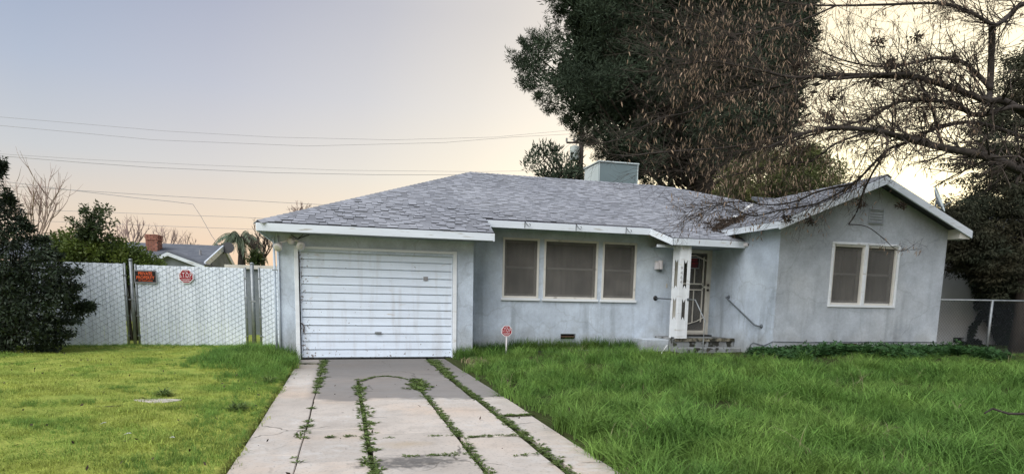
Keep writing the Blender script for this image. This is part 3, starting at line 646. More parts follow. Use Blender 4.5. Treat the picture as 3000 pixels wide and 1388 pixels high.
for z in (1.67, 1.55):
    MB().tube([(8.525, YM-.046, z), (8.525, YM-.062, z), (8.525, YM-.085, z), (8.525, YM-.095, z)], [.022, .018, .032, .022], 10).build('knob', M['brass'], dr, smooth=True)
MB().box(7.60, 8.64, 13.50, YM-.05, .442, .475).build('threshold', M['dark'], house)

# conduits and pipes on the garage corner, fascia hooks
cd = thing('conduit', 'pair of grey vertical conduit pipes on the left garage corner', 'pipe', (XG0-.03, YG-.02, 0))
MB().tube([(XG0-.05, YG+.05, .0), (XG0-.05, YG+.05, 2.33)], .022, 8).build('pipe', M['stucco'], cd, smooth=True)
MB().tube([(XG0+.03, YG-.022, .0), (XG0+.03, YG-.022, 2.36)], .016, 8).build('pipe', M['stucco'], cd, smooth=True)
MB().box(XG0-.09, XG0+.06, YG-.03, YG-.01, 1.70, 1.72).build('strap', M['steel'], cd)
for i_, (u, v, lb) in enumerate(((1541, 658, 'black scroll hook on the white fascia above the left window'), (1691, 666, 'black scroll hook on the white fascia above the wide middle window'), (1837, 676, 'black scroll hook on the white fascia above the right window'))):
    p = oY(u, v, 13.085); b = MB()
    b.tube([p+(-.03, -.012, .07), p+(-.03, -.012, -.07)], .006, 6)
    b.tube([p+(-.03, -.012, .065), p+(0, -.03, .02), p+(.03, -.05, -.03), p+(.06, -.055, -.04), p+(.085, -.055, -.015), p+(.075, -.055, .015), p+(.05, -.055, .008)], .006, 6)
    tag(b.build('plant_hook', M['blackpipe'], smooth=True), lb, 'hook', 'hooks on the fascia')

# rails
def flange(b, p, n, r=.045): p = np.array(p, float); n = np.array(n, float); b.tube([p, p+n*.012, p+n*.03], [r, r*.9, .022], 12)
r1 = thing('handrail', 'grey sloping pipe handrail bolted on the wing side wall beside steps', 'handrail', (XW0, 12.5, .9))
A_ = oX(2135, 870, XW0); B_ = oX(2231, 955, XW0)
b = MB(); b.tube([A_, A_+(-.07, 0, 0), A_+(-.09, -.03, -.01), B_+(-.09, .12, .02), B_+(-.07, .02, 0), B_], .019, 8); b.build('rail', M['grpipe'], r1, smooth=True)
b = MB(); flange(b, A_, (-1, 0, 0), .05); b.build('flange', M['grpipe'], r1, smooth=True); b = MB(); flange(b, B_, (-1, 0, 0), .05); b.build('flange', M['grpipe'], r1, smooth=True)
r2 = thing('handrail', 'short dark horizontal pipe rail running from the front wall to the porch post', 'handrail', (6.9, 13.3, 1.2))
A_ = oY(1920, 873, YM); B_ = np.array([PX0-.02, PY1-.03, float(oY(1972, 876, PY1)[2])])
MB().tube([A_, B_], .016, 8).build('rail', M['grpipe'], r2, smooth=True); b = MB(); flange(b, A_, (0, -1, 0), .06); b.build('flange', M['blackpipe'], r2, smooth=True)
r3 = thing('handrail', 'thin pale grey bent pipe handrail standing in front of the steps', 'handrail', (7.5, 12.1, 0))
P = [oY(2016, 877, PY0), oY(2037, 878, PY0-.12), oY(2066, 940, 12.10), oY(2060, 1000, 12.08), oY(2057, 1052, 12.06)]
MB().tube(P, .013, 8).build('rail', M['steel'], r3, smooth=True); b = MB(); flange(b, (P[0][0], PY0+.0, P[0][2]), (0, -1, 0), .035); b.build('flange', M['grpipe'], r3, smooth=True)

# porch lamp, bell button
p = oY(1925, 776, YM)
lamp = thing('porch_lamp', 'white rectangular porch wall lamp left of the door post', 'lamp', tuple(p))
MB().box(p[0]-.06, p[0]+.04, YM-.03, YM, p[2]-.11, p[2]+.09).build('backplate', M['trim'], lamp, bevel=.004)
MB().box(p[0]-.085, p[0]-.01, YM-.15, YM-.03, p[2]-.11, p[2]+.06).build('lamp_shade', M['signwhite'], lamp, bevel=.01)
MB().tube([(p[0]+.045, YM-.09, p[2]-.10), (p[0]+.045, YM-.09, p[2]+.10)], [.06, .055], 14).build('lamp_shade', M['signwhite'], lamp, smooth=False)
MB().box(p[0]+.05, p[0]+.10, YM-.05, YM-.001, p[2]-.16, p[2]-.115).build('sensor', M['grpipe'], lamp)
p = oY(1953, 837, YM); tag(MB().box(p[0]-.018, p[0]+.018, YM-.015, YM, p[2]-.05, p[2]+.05).build('doorbell', M['beige'], bevel=.003), 'small yellowed doorbell button on the wall by the porch post', 'doorbell')
# security camera at the porch fascia end
p = oY(2186, 717, 12.53); c_ = thing('security_camera', 'round white dome security camera at the end of porch fascia', 'camera', tuple(p))
MB().tube([p+(0, .04, 0), p+(0, 0, 0), p+(0, -.05, 0), p+(0, -.08, -.0)], [.055, .055, .048, .03], 14).build('dome', M['signwhite'], c_, smooth=True)
MB().tube([p+(.012, -.078, -.004), p+(.012, -.090, -.004)], [.024, .02], 12).build('lens', M['blackpipe'], c_)
# floodlights on the garage
p = oY(853, 704, YG); fl = thing('floodlight', 'twin white floodlight with motion sensor above the garage door corner', 'floodlight', tuple(p))
b = MB(); flange(b, p, (0, -1, 0), .075); b.tube([p+(0, -.02, 0), p+(0, -.07, -.02), p+(0, -.10, -.06)], [.06, .06, .04], 12); b.build('sensor', M['signwhite'], fl, smooth=True)
for sx, dx, dz in ((-1, -.22, -.13), (1, .17, -.09)):
    q = p+(dx, -.13, dz); b = MB(); b.tube([p+(sx*.03, -.05, 0), (p+q)/2+(0, 0, .04), q+(0, .05, .06)], .017, 8)
    b.build('arm', M['signwhite'], fl, smooth=True)
    n_ = np.array([sx*.35, -.75, -.55]); n_ /= np.linalg.norm(n_)
    MB().tube([q-n_*.09, q-n_*.05, q+n_*.03, q+n_*.05], [.03, .05, .085, .08], 14).build('floodlight_head', M['signwhite'], fl, smooth=True)
    MB().tube([q+n_*.05, q+n_*.055], [.05, .03], 10).build('bulb', M['trim'], fl)
tag(MB().tube([p+(0, -.02, .1), p+(.12, -.03, .03), p+(.28, -.02, .10), p+(.33, -.02, .11)], .008, 6).tube([p+(.12, -.03, .03), p+(.2, -.03, .10), p+(.27, -.02, .16)], .006, 6).build('stray_wires', M['blackpipe']), 'loose dark wires hanging beside the twin floodlight', 'wire')
# cable along wing foundation
P = [oX(2196, 1052, XW0)+(-.02, 0, 0), oX(2200, 1010, XW0)+(-.02, 0, 0), oX(2209, 1003, XW0)+(-.02, 0, 0), oX(2240, 1012, XW0)+(-.02, 0, 0), (XW0-.025, YW-.03, .475)]
for u in range(2290, 2742, 45): q = oY(u, 1000+rnd.uniform(-1.5, 1.5)+(u-2290)*.006, YW-.03); P.append(q)
P = P[:5]+[(x, YW-.03, .465+rnd.uniform(-.006, .006)) for x in np.linspace(XW0+.1, XW1, 12)]
tag(MB().tube(P, .009, 6).build('cable', M['grpipe'], smooth=True), 'thin dark cable sagging along the foundation line of the gabled wing', 'cable')
p = oY(1880, 1004, 13.35); tag(MB().tube([(p[0], 13.35, .05), (p[0], 13.35, p[2]-.05), p+(0, 0, .02), p+(0, 0, .05)], [.035, .035, .048, .04], 12).build('standpipe', M['blackpipe'], smooth=True), 'short black capped pipe standing in the grass by the stoop', 'pipe')
tag(MB().tube([oY(1955, 1010, 12.5), oY(1940, 1030, 12.45), oY(1930, 1052, 12.4)], .008, 6).build('leaning_stick', M['litter']), 'thin pale stick leaning in the grass beside the steps', 'stick')

# rooftop cooler
YA = 17.6; a0, a1 = oY(1756, 471, YA), oY(1870, 478, YA)
ac = thing('rooftop_cooler', 'pale green boxy evaporative cooler on the roof behind the ridge', 'cooler', (7.8, YA+.5, 4))
zt = a0[2]; YA2 = 18.75
MB().box(a0[0], a1[0], YA, YA2, 3.7, zt-.03).build('housing', M['green_metal'], ac, bevel=.01)
MB().box(a0[0]-.012, a0[0]-.001, YA+.03, YA2-.03, 3.72, zt-.06).build('side_panel', M['green_side'], ac)
MB().box(a0[0]-.03, a1[0]+.03, YA-.03, YA2+.03, zt-.03, zt+.01).build('lid', M['green_side'], ac, bevel=.006)
b = MB()
for t in (0, 1): x = a0[0]-.004 if t == 0 else a1[0]-.02; b.box(x, x+.024, YA-.012, YA-.001, 3.75, zt-.031)
b.build('corner_strip', M['green_side'], ac)
for xa_ in (a0[0]+.1, a0[0]+.65): MB().tube([(xa_, YA-.012, 4.3), (xa_, YA-.012, 4.54), (xa_+.04, YA-.012, 4.57), (xa_+.42, YA-.012, 4.55), (xa_+.46, YA-.012, 4.52), (xa_+.46, YA-.012, 4.3)], .012, 6).build('hatch_rim', M['green_metal'], ac)
MB().box(a0[0]-.22, a0[0]-.05, YA+.55, YA+.8, 3.9, 4.75).build('side_duct', M['green_metal'], ac, bevel=.01)
# dish on the right slope of the wing roof
p = oY(2748, 585, 12.2); ds = thing('satellite_dish', 'pale grey satellite dish standing on the right roof slope of the wing', 'satellite dish', tuple(p))
b = MB(); n_ = np.array([.5, -.75, .35]); n_ /= np.linalg.norm(n_); t1 = np.cross(n_, (0, 0, 1)); t1 /= np.linalg.norm(t1); t2 = np.cross(t1, n_)
rings = [(0, -.02), (.12, -.012), (.22, .01), (.29, .045)]
for (ra, da), (rb, db) in zip(rings, rings[1:]):
    for k in range(18):
        a_, c2 = 2*math.pi*k/18, 2*math.pi*(k+1)/18
        f3 = lambda r_, an, d_: p+t1*r_*math.cos(an)+t2*r_*1.1*math.sin(an)+n_*d_
        b.prism([f3(ra, a_, da), f3(rb, a_, db), f3(rb, c2, db), f3(ra, c2, da)], -n_*.012)
b.build('reflector', M['green_side'], ds)
MB().tube([p-n_*.03, p-n_*.05+(0, 0, -.25), (p[0], 12.25, ZR_-SW*(p[0]-XR_))], .02, 8).tube([p+n_*.0-t2*.2, p+n_*.30-t2*.15], .01, 6).build('mast', M['steel'], ds)

# ------------------------------------------------------------------ signs
def octagon(p, r, yaw=0):
    return [(p[0]+r*math.cos(math.pi/8+k*math.pi/4), p[1], p[2]+r*math.sin(math.pi/8+k*math.pi/4)) for k in range(8)]
def stop_sign(name, p, r, label, post_to=None):
    t = thing(name, label, 'sign', (p[0], p[1], post_to if post_to is not None else p[2]), 'red octagonal signs')
    MB().prism(octagon(p, r), (0, .006, 0)).build('panel', M['signwhite'], t)
    q = (p[0], p[1]-.002, p[2]); MB().prism(octagon(q, r*.90), (0, .0015, 0)).build('red_face', M['red'], t)
    text('lettering', 'S.T.O.P.', M['signwhite'], t, (p[0], p[1]-.0035, p[2]+r*.16), (1, 0, 0), (0, 0, 1), r*.66, r*1.6, bold=0.)
    b = MB(); y = p[1]-.0035
    for (zc, w_, h_) in ((.68, .55, .05), (.57, .25, .04), (-.36, 1.2, .06), (-.60, .9, .11)):
        x = -w_/2
        while x < w_/2:
            l = rnd.uniform(.04, .12); b.box(p[0]+x*r, p[0]+min(x+l, w_/2)*r, y, y+.001, p[2]+(zc-h_/2)*r, p[2]+(zc+h_/2)*r); x += l+.022
    b.build('small_print', M['signwhite'], t)
    if post_to is not None: MB().box(p[0]-.014, p[0]+.014, p[1]+.007, p[1]+.022, post_to-.1, p[2]+.05).build('stake', M['signwhite'], t)
    return t
def lay_sign(name, p, w_, h_, label, m_let, tilt=0):
    t = thing(name, label, 'sign', tuple(p))
    MB().box(p[0]-w_/2, p[0]+w_/2, p[1], p[1]+.005, p[2]-h_/2, p[2]+h_/2).build('border', M['greyframe'], t)
    MB().box(p[0]-w_*.455, p[0]+w_*.455, p[1]-.002, p[1]-.0005, p[2]-h_*.41, p[2]+h_*.41).build('black_face', M['signblack'], t)
    for s_, zc, hh, ww in (('PRIVATE', .24, .25, .62), ('PROPERTY', -.07, .25, .80), ('NO TRESPASSING', -.31, .09, .62)):
        text('lettering', s_, m_let, t, (p[0], p[1]-.0035, p[2]+zc*h_), (1, 0, 0), (0, 0, 1), hh*h_, ww*w_, bold=.02)
    return t
YF = 16.0
stop_sign('yard_sign', oY(1484.5, 969, 12.9), .125, 'red octagonal S.T.O.P. sign on a white stake in the yard grass', post_to=.1)
stop_sign('gate_sign', oY(545, 809, YF-.05), .165, 'red octagonal S.T.O.P. sign wired to the white slatted gate')
lay_sign('gate_sign', oY(426, 810, YF-.05), .455, .29, 'black and orange PRIVATE PROPERTY sign wired to the white slatted gate', M['orange'])
p = oY(2033, 770, YM-.06); lay_sign('door_sign', (p[0]-.02, YM-.06, p[2]), .34, .27, 'black and red PRIVATE PROPERTY sign on the security door, half behind the post', M['red'])

# ------------------------------------------------------------------ slatted fence on the left
def zf(u, v): return float(oY(u, v, YF)[2])
ZT, ZB = 1.83, .03
def chain(b, x0, x1, z0, z1, Y, s=.085, r=.0035, dirs=(1, -1), sl=1.):
    for d in dirs:
        H_ = (z1-z0)/sl; k = math.floor((x0-H_)/s)*s
        while k < x1+H_:
            # line x = k + d*(z-z0) ... clip to rectangle
            pts = []
            za, zb = z0, z1
            xa_, xb_ = (k, k+H_) if d > 0 else (k, k-H_)
            # clip in x
            lo, hi = x0, x1
            f = lambda z: k+d*(z-z0)/sl
            zlo, zhi = z0, z1
            if d > 0: zlo = max(zlo, z0+(lo-k)*sl); zhi = min(zhi, z0+(hi-k)*sl)
            else: zlo = max(zlo, z0+(k-hi)*sl); zhi = min(zhi, z0+(k-lo)*sl)
            if zhi-zlo > .03: b.tube([(f(zlo), Y, zlo), (f(zhi), Y, zhi)], r, 3, cap=False)
            k += s
slatcache = {}
def slats(parent, x0, x1, zt, pitch=.074):
    n = max(1, int(round((x1-x0)/pitch))); pitch = (x1-x0)/n; key = round(pitch, 4), round(zt, 3)
    if key not in slatcache: slatcache[key] = MB().box(0, pitch-.006, -.006, .006, ZB, zt).mesh('slat', M['slat'])
    for k in range(n):
        o = obj('slat', slatcache[key], parent); o.matrix_parent_inverse = Matrix.Translation(-Vector(parent.location)); o.location = (x0+k*pitch, YF+rnd.uniform(-.002, .002), rnd.uniform(-.006, .006))
xA, xB, xC, xD, xE_ = [float(oY(u, 900, YF)[0]) for u in (372, 403, 722, 758, 800)]
def fpanel(name, label, x0, x1, zt, rails=True):
    t = thing(name, label, 'gate' if 'gate' in name else 'fence', ((x0+x1)/2, YF, 0))
    slats(t, x0+.03, x1-.03, zt)
    b = MB(); chain(b, x0+.02, x1-.02, ZB, zt-.01, YF-.014, .20, .0029, (1,), .55); chain(b, x0+.02, x1-.02, ZB, zt-.01, YF-.012, .20, .0018, (-1,), .9); o = b.build('wire_mesh', M['wire'], t); o['kind'] = 'stuff'
    b = MB(); b.tube([(x0, YF, ZB), (x0, YF, zt+.02)], .022, 8).build('frame_pipe', M['steel'], t, smooth=True)
    MB().tube([(x1, YF, ZB), (x1, YF, zt+.02)], .022, 8).build('frame_pipe', M['steel'], t, smooth=True)
    MB().tube([(x0, YF+.02, zt-.02), (x1, YF+.02, zt-.02)], .02, 8).build('top_rail', M['steel'], t, smooth=True)
    for z in (.25, .7, 1.15, 1.6):
        MB().box(x0-.028, x0+.04, YF-.028, YF+.028, z-.01, z+.01).build('hinge_band', M['steel'], t); MB().box(x1-.04, x1+.028, YF-.028, YF+.028, z-.01, z+.01).build('hinge_band', M['steel'], t)
    return t
fpanel('slatted_fence', 'white slatted chain link fence panel behind the dark bush', -9.0, xA, ZT+.02)
fpanel('gate', 'white slatted chain link gate carrying two signs', xB, xC, ZT)
fpanel('slatted_fence', 'narrow white slatted chain link panel beside the garage', xD+.03, XG0-.02, ZT)
for u, lb, k in ((388, 'grey steel fence post left of the slatted gate', 0), (741, 'thick grey steel gate post near the garage corner', 1)):
    x = float(oY(u, 900, YF)[0]); t = thing('fence_post', lb, 'post', (x, YF+.05, 0), 'steel posts of the slatted fence')
    MB().tube([(x, YF+.05, -.1), (x, YF+.05, ZT+.10)], .035+.012*k, 12).build('post', M['steel'], t, smooth=True)
    MB().tube([(x, YF+.05, ZT+.10), (x, YF+.05, ZT+.125), (x, YF+.05, ZT+.14)], [.045+.012*k, .04, .012], 12).build('cap', M['steel'], t, smooth=True)
    MB().box(x-.07, x+.07, YF, YF+.02, 1.05, 1.08).build('latch', M['steel'], t)
MB_ = None
# flat roofed shed behind the fence, between neighbour and garage
p = oY(670, 776, 20); q = oY(795, 776, 20)
sh = thing('shed', 'low flat roofed beige shed behind the fence by the garage', 'shed', ((p[0]+q[0])/2, 21, 0))
MB().box(p[0], q[0]+1.5, 20, 23, 0, p[2]-.10).build('wall', M['nwall'], sh); MB().box(p[0]-.1, q[0]+1.6, 19.9, 23.1, p[2]-.099, p[2]+.01).build('roof', M['beige'], sh)

# ------------------------------------------------------------------ neighbour house behind
YN = 28
nb = thing('neighbour_house', 'grey roofed neighbour house with brick chimney beyond the slatted fence', 'house', (-7, 31, 0))
rz_ = oY(500, 722, 31)[2]; xl = oY(280, 722, YN)[0]; xr = oY(655, 733, YN)[0]
zE = float(oY(560, 775, 27)[2])
MB().box(xl-2, xr-.5, YN+.2, 34, 0, zE+.1).build('wall', M['nwall'], nb)
R31 = float(oY(655, 733, 31)[0]); L31 = float(oY(300, 722, 31)[0])
b = MB(); b.prism([(L31-3, 27, zE), (oY(598, 785, 27)[0], 27, zE), (R31, 31, rz_), (L31-3, 31, rz_)], (0, 0, .12)); b.prism([(L31-3, 31, rz_), (R31, 31, rz_), (float(oY(690, 792, 33.)[0])-.05, 33.4, zE), (L31-3, 35, zE)], (0, 0, .12))
b.build('roof', M['nroof'], nb)
# gable end at right with white barge boards
p1 = np.array([R31, 31, rz_+.05]); p2 = np.array([float(oY(598, 785, 27)[0]), 27, zE]); p3 = np.array(oY(690, 792, 33.))
MB().prism([(p1[0], p1[1], p1[2]-.1), tuple(p2), tuple(p3)], (-.3, 0, 0)).build('gable_wall', M['nwall'], nb)
MB().hexa([p2+(0, 0, -.12), p1+(0, 0, -.12), p1+(.06, 0, -.12), p2+(.06, 0, -.12), p2+(0, 0, .12), p1+(0, 0, .12), p1+(.06, 0, .12), p2+(.06, 0, .12)]).build('barge_board', M['fascia'], nb)
MB().hexa([p3+(0, 0, -.12), p1+(0, 0, -.12), p1+(.06, 0, -.12), p3+(.06, 0, -.12), p3+(0, 0, .12), p1+(0, 0, .12), p1+(.06, 0, .12), p3+(.06, 0, .12)]).build('barge_board', M['fascia'], nb)
# small front gable
ga = oY(492, 745, 26.4); gl_ = oY(400, 790, 26.4); gr = oY(600, 785, 26.4)
b = MB(); b.prism([(ga[0], 26.5, ga[2]), (gl_[0], 26.5, gl_[2]), (gr[0], 26.5, gr[2])], (0, .1, 0)); b.build('front_gable', M['nwall'], nb)
for e_ in (gl_, gr):
    MB().hexa([(ga[0], 26.3, ga[2]-.05), (e_[0], 26.3, e_[2]-.05), (e_[0], 26.45, e_[2]-.05), (ga[0], 26.45, ga[2]-.05), (ga[0], 26.3, ga[2]+.08), (e_[0], 26.3, e_[2]+.08), (e_[0], 26.45, e_[2]+.08), (ga[0], 26.45, ga[2]+.08)]).build('barge_board', M['fascia'], nb)
    MB().prism([(ga[0], 26.35, ga[2]+.09), (e_[0], 26.35, e_[2]+.09), (e_[0], 28.6, e_[2]+.09), (ga[0], 30, ga[2]+.09)], (0, 0, .06)).build('gable_roof', M['nroof'], nb)
# brick chimney
c0, c1 = oY(425, 688, 29), oY(460, 688, 29); zc0 = float(oY(445, 775, 29)[2])
chb = MB().box(c0[0]+.02, c1[0]-.02, 29.02, 29.7, zc0-.6, c0[2]).build('chimney', M['mortar'], nb); bk = MB(); row = 0; z = zc0-.5
while z < c0[2]:
    k = -1
    ext = .03 if z > c0[2]-.20 else 0
    while True:
        x0 = c0[0]+(k+.5*(row % 2))*.215; x1 = x0+.2; k += 1
        if x0 > c1[0]: break
        x0, x1 = max(x0, c0[0]-ext), min(x1, c1[0]+ext)
        if x1-x0 > .03: bk.tone = rnd.random(); bk.box(x0, x1, 29-ext, 29.1, z, z+.063)
    for k in range(3): bk.tone = rnd.random(); bk.box(c1[0]-.05, c1[0]+.002+ext, 29.1+k*.215+.1*(row % 2), 29.3+k*.215, z, z+.063)
    z += .075; row += 1
o = bk.build('bricks', M['brick'], chb); o['kind'] = 'stuff'
p = oY(392, 730, 28.5); MB().tube([p+(0, 0, -.6), p+(0, 0, .05)], .10, 8).tube([p+(0, 0, .05), p+(0, 0, .12)], .2, 8).build('roof_vent', M['green_side'], nb)
for u, v in ((587, 740), (550, 752)): p = oY(u, v, 28.5); MB().tube([p+(0, 0, -.4), p+(0, 0, .1)], .05, 6).build('vent_pipe', M['greyframe'], nb)
p = oY(180, 705, 24); tag(MB().box(p[0]-.1, p[0]+1.2, 24, 25.2, 0, p[2]).build('roof_unit_housing', M['green_metal']), 'pale green box standing behind the citrus hedge at left', 'box')
# dish on neighbour's roof corner
p = oY(668, 727, 30.8); dd = thing('satellite_dish', 'dark round satellite dish on the neighbour roof end by the palm', 'satellite dish', tuple(p))
MB().tube([p+(-.02, .05, 0), p+(0, 0, 0), p+(0, -.06, .02)], [.05, .22, .27], 14).build('reflector', M['blackpipe'], dd); MB().tube([p, p+(-.35, .1, -.35)], .04, 6).build('mast', M['grpipe'], dd)

# ------------------------------------------------------------------ right side: chain link fence, white neighbour wall
YC = 11.62
cf = thing('chain_link_fence', 'low bare chain link fence between the wing and the right tree', 'fence', (15, YC, .1))
a_ = oY(2758, 878, YC); b_ = oY(2985, 880, YC); pb = oY(2907, 885, YC)
MB().tube([(XW1+.02, YC, a_[2]), (20, YC, b_[2]+.02)], .021, 8).build('top_rail', M['steel'], cf, smooth=True)
b = MB(); chain(b, XW1+.03, 19, .12, a_[2]-.01, YC-.01, .085, .0015); M['fencewire'] = mat('dark_weathered_wire', (.07, .08, .09), rough=.7); o = b.build('wire_mesh', M['fencewire'], cf); o['kind'] = 'stuff'
MB().tube([(pb[0], YC, .0), (pb[0], YC, pb[2]+.05)], .03, 10).build('post', M['steel'], cf, smooth=True)
nw = thing('white_wall', 'white stucco neighbour wall with a low vent, half covered in ivy', 'wall', (20, 15.2, 0))
g = MB(); v0, v1 = oY(2793, 988, 15), oY(2825, 1003, 15); q = (v0[0], v1[0], v1[2], v0[2]); wallgrid(g, 13.2, 30, -.2, 3.3, [q], 15, .15)
M['nwhite'] = mat('neighbour_white_stucco', (.62, .64, .66), (.50, .52, .54), 1.2, .95, .4, 60); g.build('wall', M['nwhite'], nw)
MB().box(q[0], q[1], 15.1, 15.13, q[2], q[3]).build('vent', M['dark'], nw)
MB().prism([(13.0, 14.5, 3.2), (30, 14.5, 3.2), (30, 18.5, 4.6), (13.0, 18.5, 4.6)], (0, 0, .1)).build('roof', M['nroof'], nw)

# ------------------------------------------------------------------ foliage helpers
def inpoly(P, poly):
    x, y = P[:, 0], P[:, 1]; r = np.zeros(len(P), bool); n = len(poly)
    for i in range(n):
        x0, y0 = poly[i]; x1, y1 = poly[(i+1) % n]
        c = ((y0 > y) != (y1 > y)); xi = (x1-x0)*(y-y0)/((y1-y0)+1e-9)+x0; r ^= c & (x < xi)
    return r
def edgedist(P, poly):
    d = np.full(len(P), 1e9); n = len(poly)
    for i in range(n):
        a = np.array(poly[i], float); b = np.array(poly[(i+1) % n], float); t = np.clip(((P-a)@(b-a))/((b-a)@(b-a)+1e-9), 0, 1); d = np.minimum(d, np.linalg.norm(P-(a+t[:, None]*(b-a)), axis=1))
    return d
def crown_points(poly, Y, n, thick, rpx, seed, jitter=1.):
    """random clump centres through a crown whose outline is given in photo pixels; depth grows away from the outline"""
    g_ = np.random.default_rng(seed); poly_ = np.array(poly, float); lo, hi = poly_.min(0), poly_.max(0); out = []
    P = g_.uniform(lo, hi, (n*6, 2)); P = P[inpoly(P, poly)]; d = edgedist(P, poly); keep = d > rpx*.35; P, d = P[keep][:n], d[keep][:n]
    mpp = Y*1.05/F
    half = np.minimum(thick, np.sqrt(np.maximum(d, 0)/60.)*thick*.8+.15)
    s = g_.uniform(-1, 1, len(P)); s = np.sign(s)*np.abs(s)**.5
    C_ = np.array([oY(u, v, Y+hh*ss) for (u, v), hh, ss in zip(P, half, s)])
    return C_
def leaves(name, Cn, rad, per, Ln, Wd, m, parent, seed=1, flat=1., droop=0., outward=None, shell=.6, up=0., bend=.0):
    g_ = np.random.default_rng(seed); n = len(Cn)*per
    c = np.repeat(Cn, per, 0); r = np.repeat(np.broadcast_to(rad, (len(Cn),)), per)
    d = g_.normal(size=(n, 3)); d /= np.linalg.norm(d, axis=1)[:, None]; q = g_.uniform(0, 1, n)**(shell)
    p = c+d*(q*r)[:, None]*np.array([1, 1, flat])
    a = d*.8+g_.normal(size=(n, 3))*.55; a[:, 2] += up-droop; a /= np.linalg.norm(a, axis=1)[:, None]
    b = np.cross(a, g_.normal(size=(n, 3))); b /= np.linalg.norm(b, axis=1)[:, None]
    L_ = Ln*g_.uniform(.6, 1.25, n)[:, None]; W_ = Wd*g_.uniform(.7, 1.2, n)[:, None]; nn = np.cross(a, b)
    V = np.stack([p, p+a*L_*.45+b*W_*.5+nn*L_*bend, p+a*L_, p+a*L_*.45-b*W_*.5+nn*L_*bend], 1).reshape(-1, 3); Q = np.arange(n*4).reshape(-1, 4)
    clump = np.repeat(g_.uniform(0, 1, len(Cn)), per); tone = np.clip(.5*clump+.5*g_.uniform(0, 1, n), 0, 1)
    return obj(name, numesh(name, V, Q, m, tone), parent)
def branchy(b, p, d, L_, r, lvl, maxl, spread=.7, n=3, up=.15, seg=3, kids=(3, 5), tips=None, wig=.25, cap=False, shrink=.62):
    pts = [p]; dirs = d/np.linalg.norm(d)
    for s in range(seg):
        dirs = dirs+np.array([rnd.gauss(0, wig), rnd.gauss(0, wig), rnd.gauss(0, wig)+up])*.5; dirs /= np.linalg.norm(dirs); pts.append(pts[-1]+dirs*L_/seg)
    rs = [r*(1-.55*i/seg) for i in range(seg+1)]
    b.tube(pts, rs, n, cap=cap)
    if tips is not None and lvl >= maxl-1: tips += pts[1:]
    if lvl >= maxl: return
    for k in range(rnd.randint(*kids)):
        t = rnd.uniform(.3, 1.); i = min(int(t*seg), seg-1); q = pts[i]+(pts[i+1]-pts[i])*(t*seg-i)
        dd_ = dirs+np.array([rnd.gauss(0, spread), rnd.gauss(0, spread), rnd.gauss(0, spread)])
        branchy(b, q, dd_, L_*shrink*rnd.uniform(.7, 1.1), r*.55, lvl+1, maxl, spread, n, up, seg, kids, tips, wig, cap, shrink)

# ---- big pine behind the house
pine_poly = [(1610, -420), (1625, -60), (1612, 5), (1650, 40), (1690, 60), (1688, 84), (1640, 85), (1592, 92), (1572, 130), (1547, 125), (1517, 158), (1530, 215), (1560, 268), (1585, 285), (1620, 335), (1675, 355), (1690, 388), (1735, 418), (1745, 450), (1800, 475), (1860, 505), (1905, 545), (2010, 560), (2050, 520), (2120, 500), (2200, 470), (2330, 425), (2370, 330), (2385, 180), (2400, 30), (2420, -420), (2000, -700)]
YP = 24.
t = thing('pine_tree', 'huge dark pine towering behind the house roof', 'tree', tuple(oY(2010, 700, YP)*[1, 1, 0]))
base = np.array([float(oY(2040, 700, YP)[0]), YP, 0.])
MB().tube([base+(0, 0, -.2), base+(.2, 0, 4), base+(0, .2, 8), base+(-.3, 0, 13), base+(-.2, 0, 18)], [.75, .6, .5, .35, .15], 12).build('trunk', M['darkbark'], t, smooth=True)
Cn = crown_points(pine_poly, YP, 900, 3.6, 34, 3)
b = MB()
for c in Cn[::5]:
    zb = max(3., c[2]-abs(c[0]-base[0])*.45-1.0); s0 = np.array([base[0], YP, zb]); m_ = (s0+c)/2+(0, 0, -.3); b.tube([s0, m_, c], [.09, .06, .02], 4, cap=False)
b.build('limbs', M['darkbark'], t)
leaves('crown', Cn, .58, 230, .20, .034, M['pine'], t, 5, .75, up=.25, shell=.5)
sh_ = []
for k in range(len(pine_poly)-1):
    (u0, v0_), (u1, v1_) = pine_poly[k], pine_poly[k+1]
    L0 = math.hypot(u1-u0, v1_-v0_)
    if u0 > 1900 or v0_ < -200: continue
    for j in range(max(1, int(L0/13))):
        f_ = rnd.random(); u, v = u0+(u1-u0)*f_, v0_+(v1_-v0_)*f_; nx_, ny_ = -(v1_-v0_)/L0, (u1-u0)/L0
        if inpoly(np.array([[u+nx_*6, v+ny_*6]]), pine_poly)[0]: nx_, ny_ = -nx_, -ny_
        ln_ = rnd.uniform(8, 34); ny_ -= .5; yy_ = YP+rnd.uniform(-.8, .8)
        for q_ in np.linspace(-.9, 1, 7): sh_.append(oY(u+nx_*ln_*q_, v+ny_*ln_*q_, yy_))
leaves('outer_sprays', np.array(sh_), .10, 26, .17, .026, M['pine'], t, 57, 1., up=.35, shell=.8)
Cc = crown_points([(1680, -300), (1680, 0), (1720, 120), (1640, 200), (1680, 300), (1760, 420), (1900, 500), (2040, 520), (2180, 440), (2330, 380), (2350, 100), (2360, -350), (2000, -600)], YP+.6, 420, 1.6, 30, 4)
leaves('inner_crown', Cc, .75, 120, .42, .16, M['pine'], t, 55, .8, shell=.7)
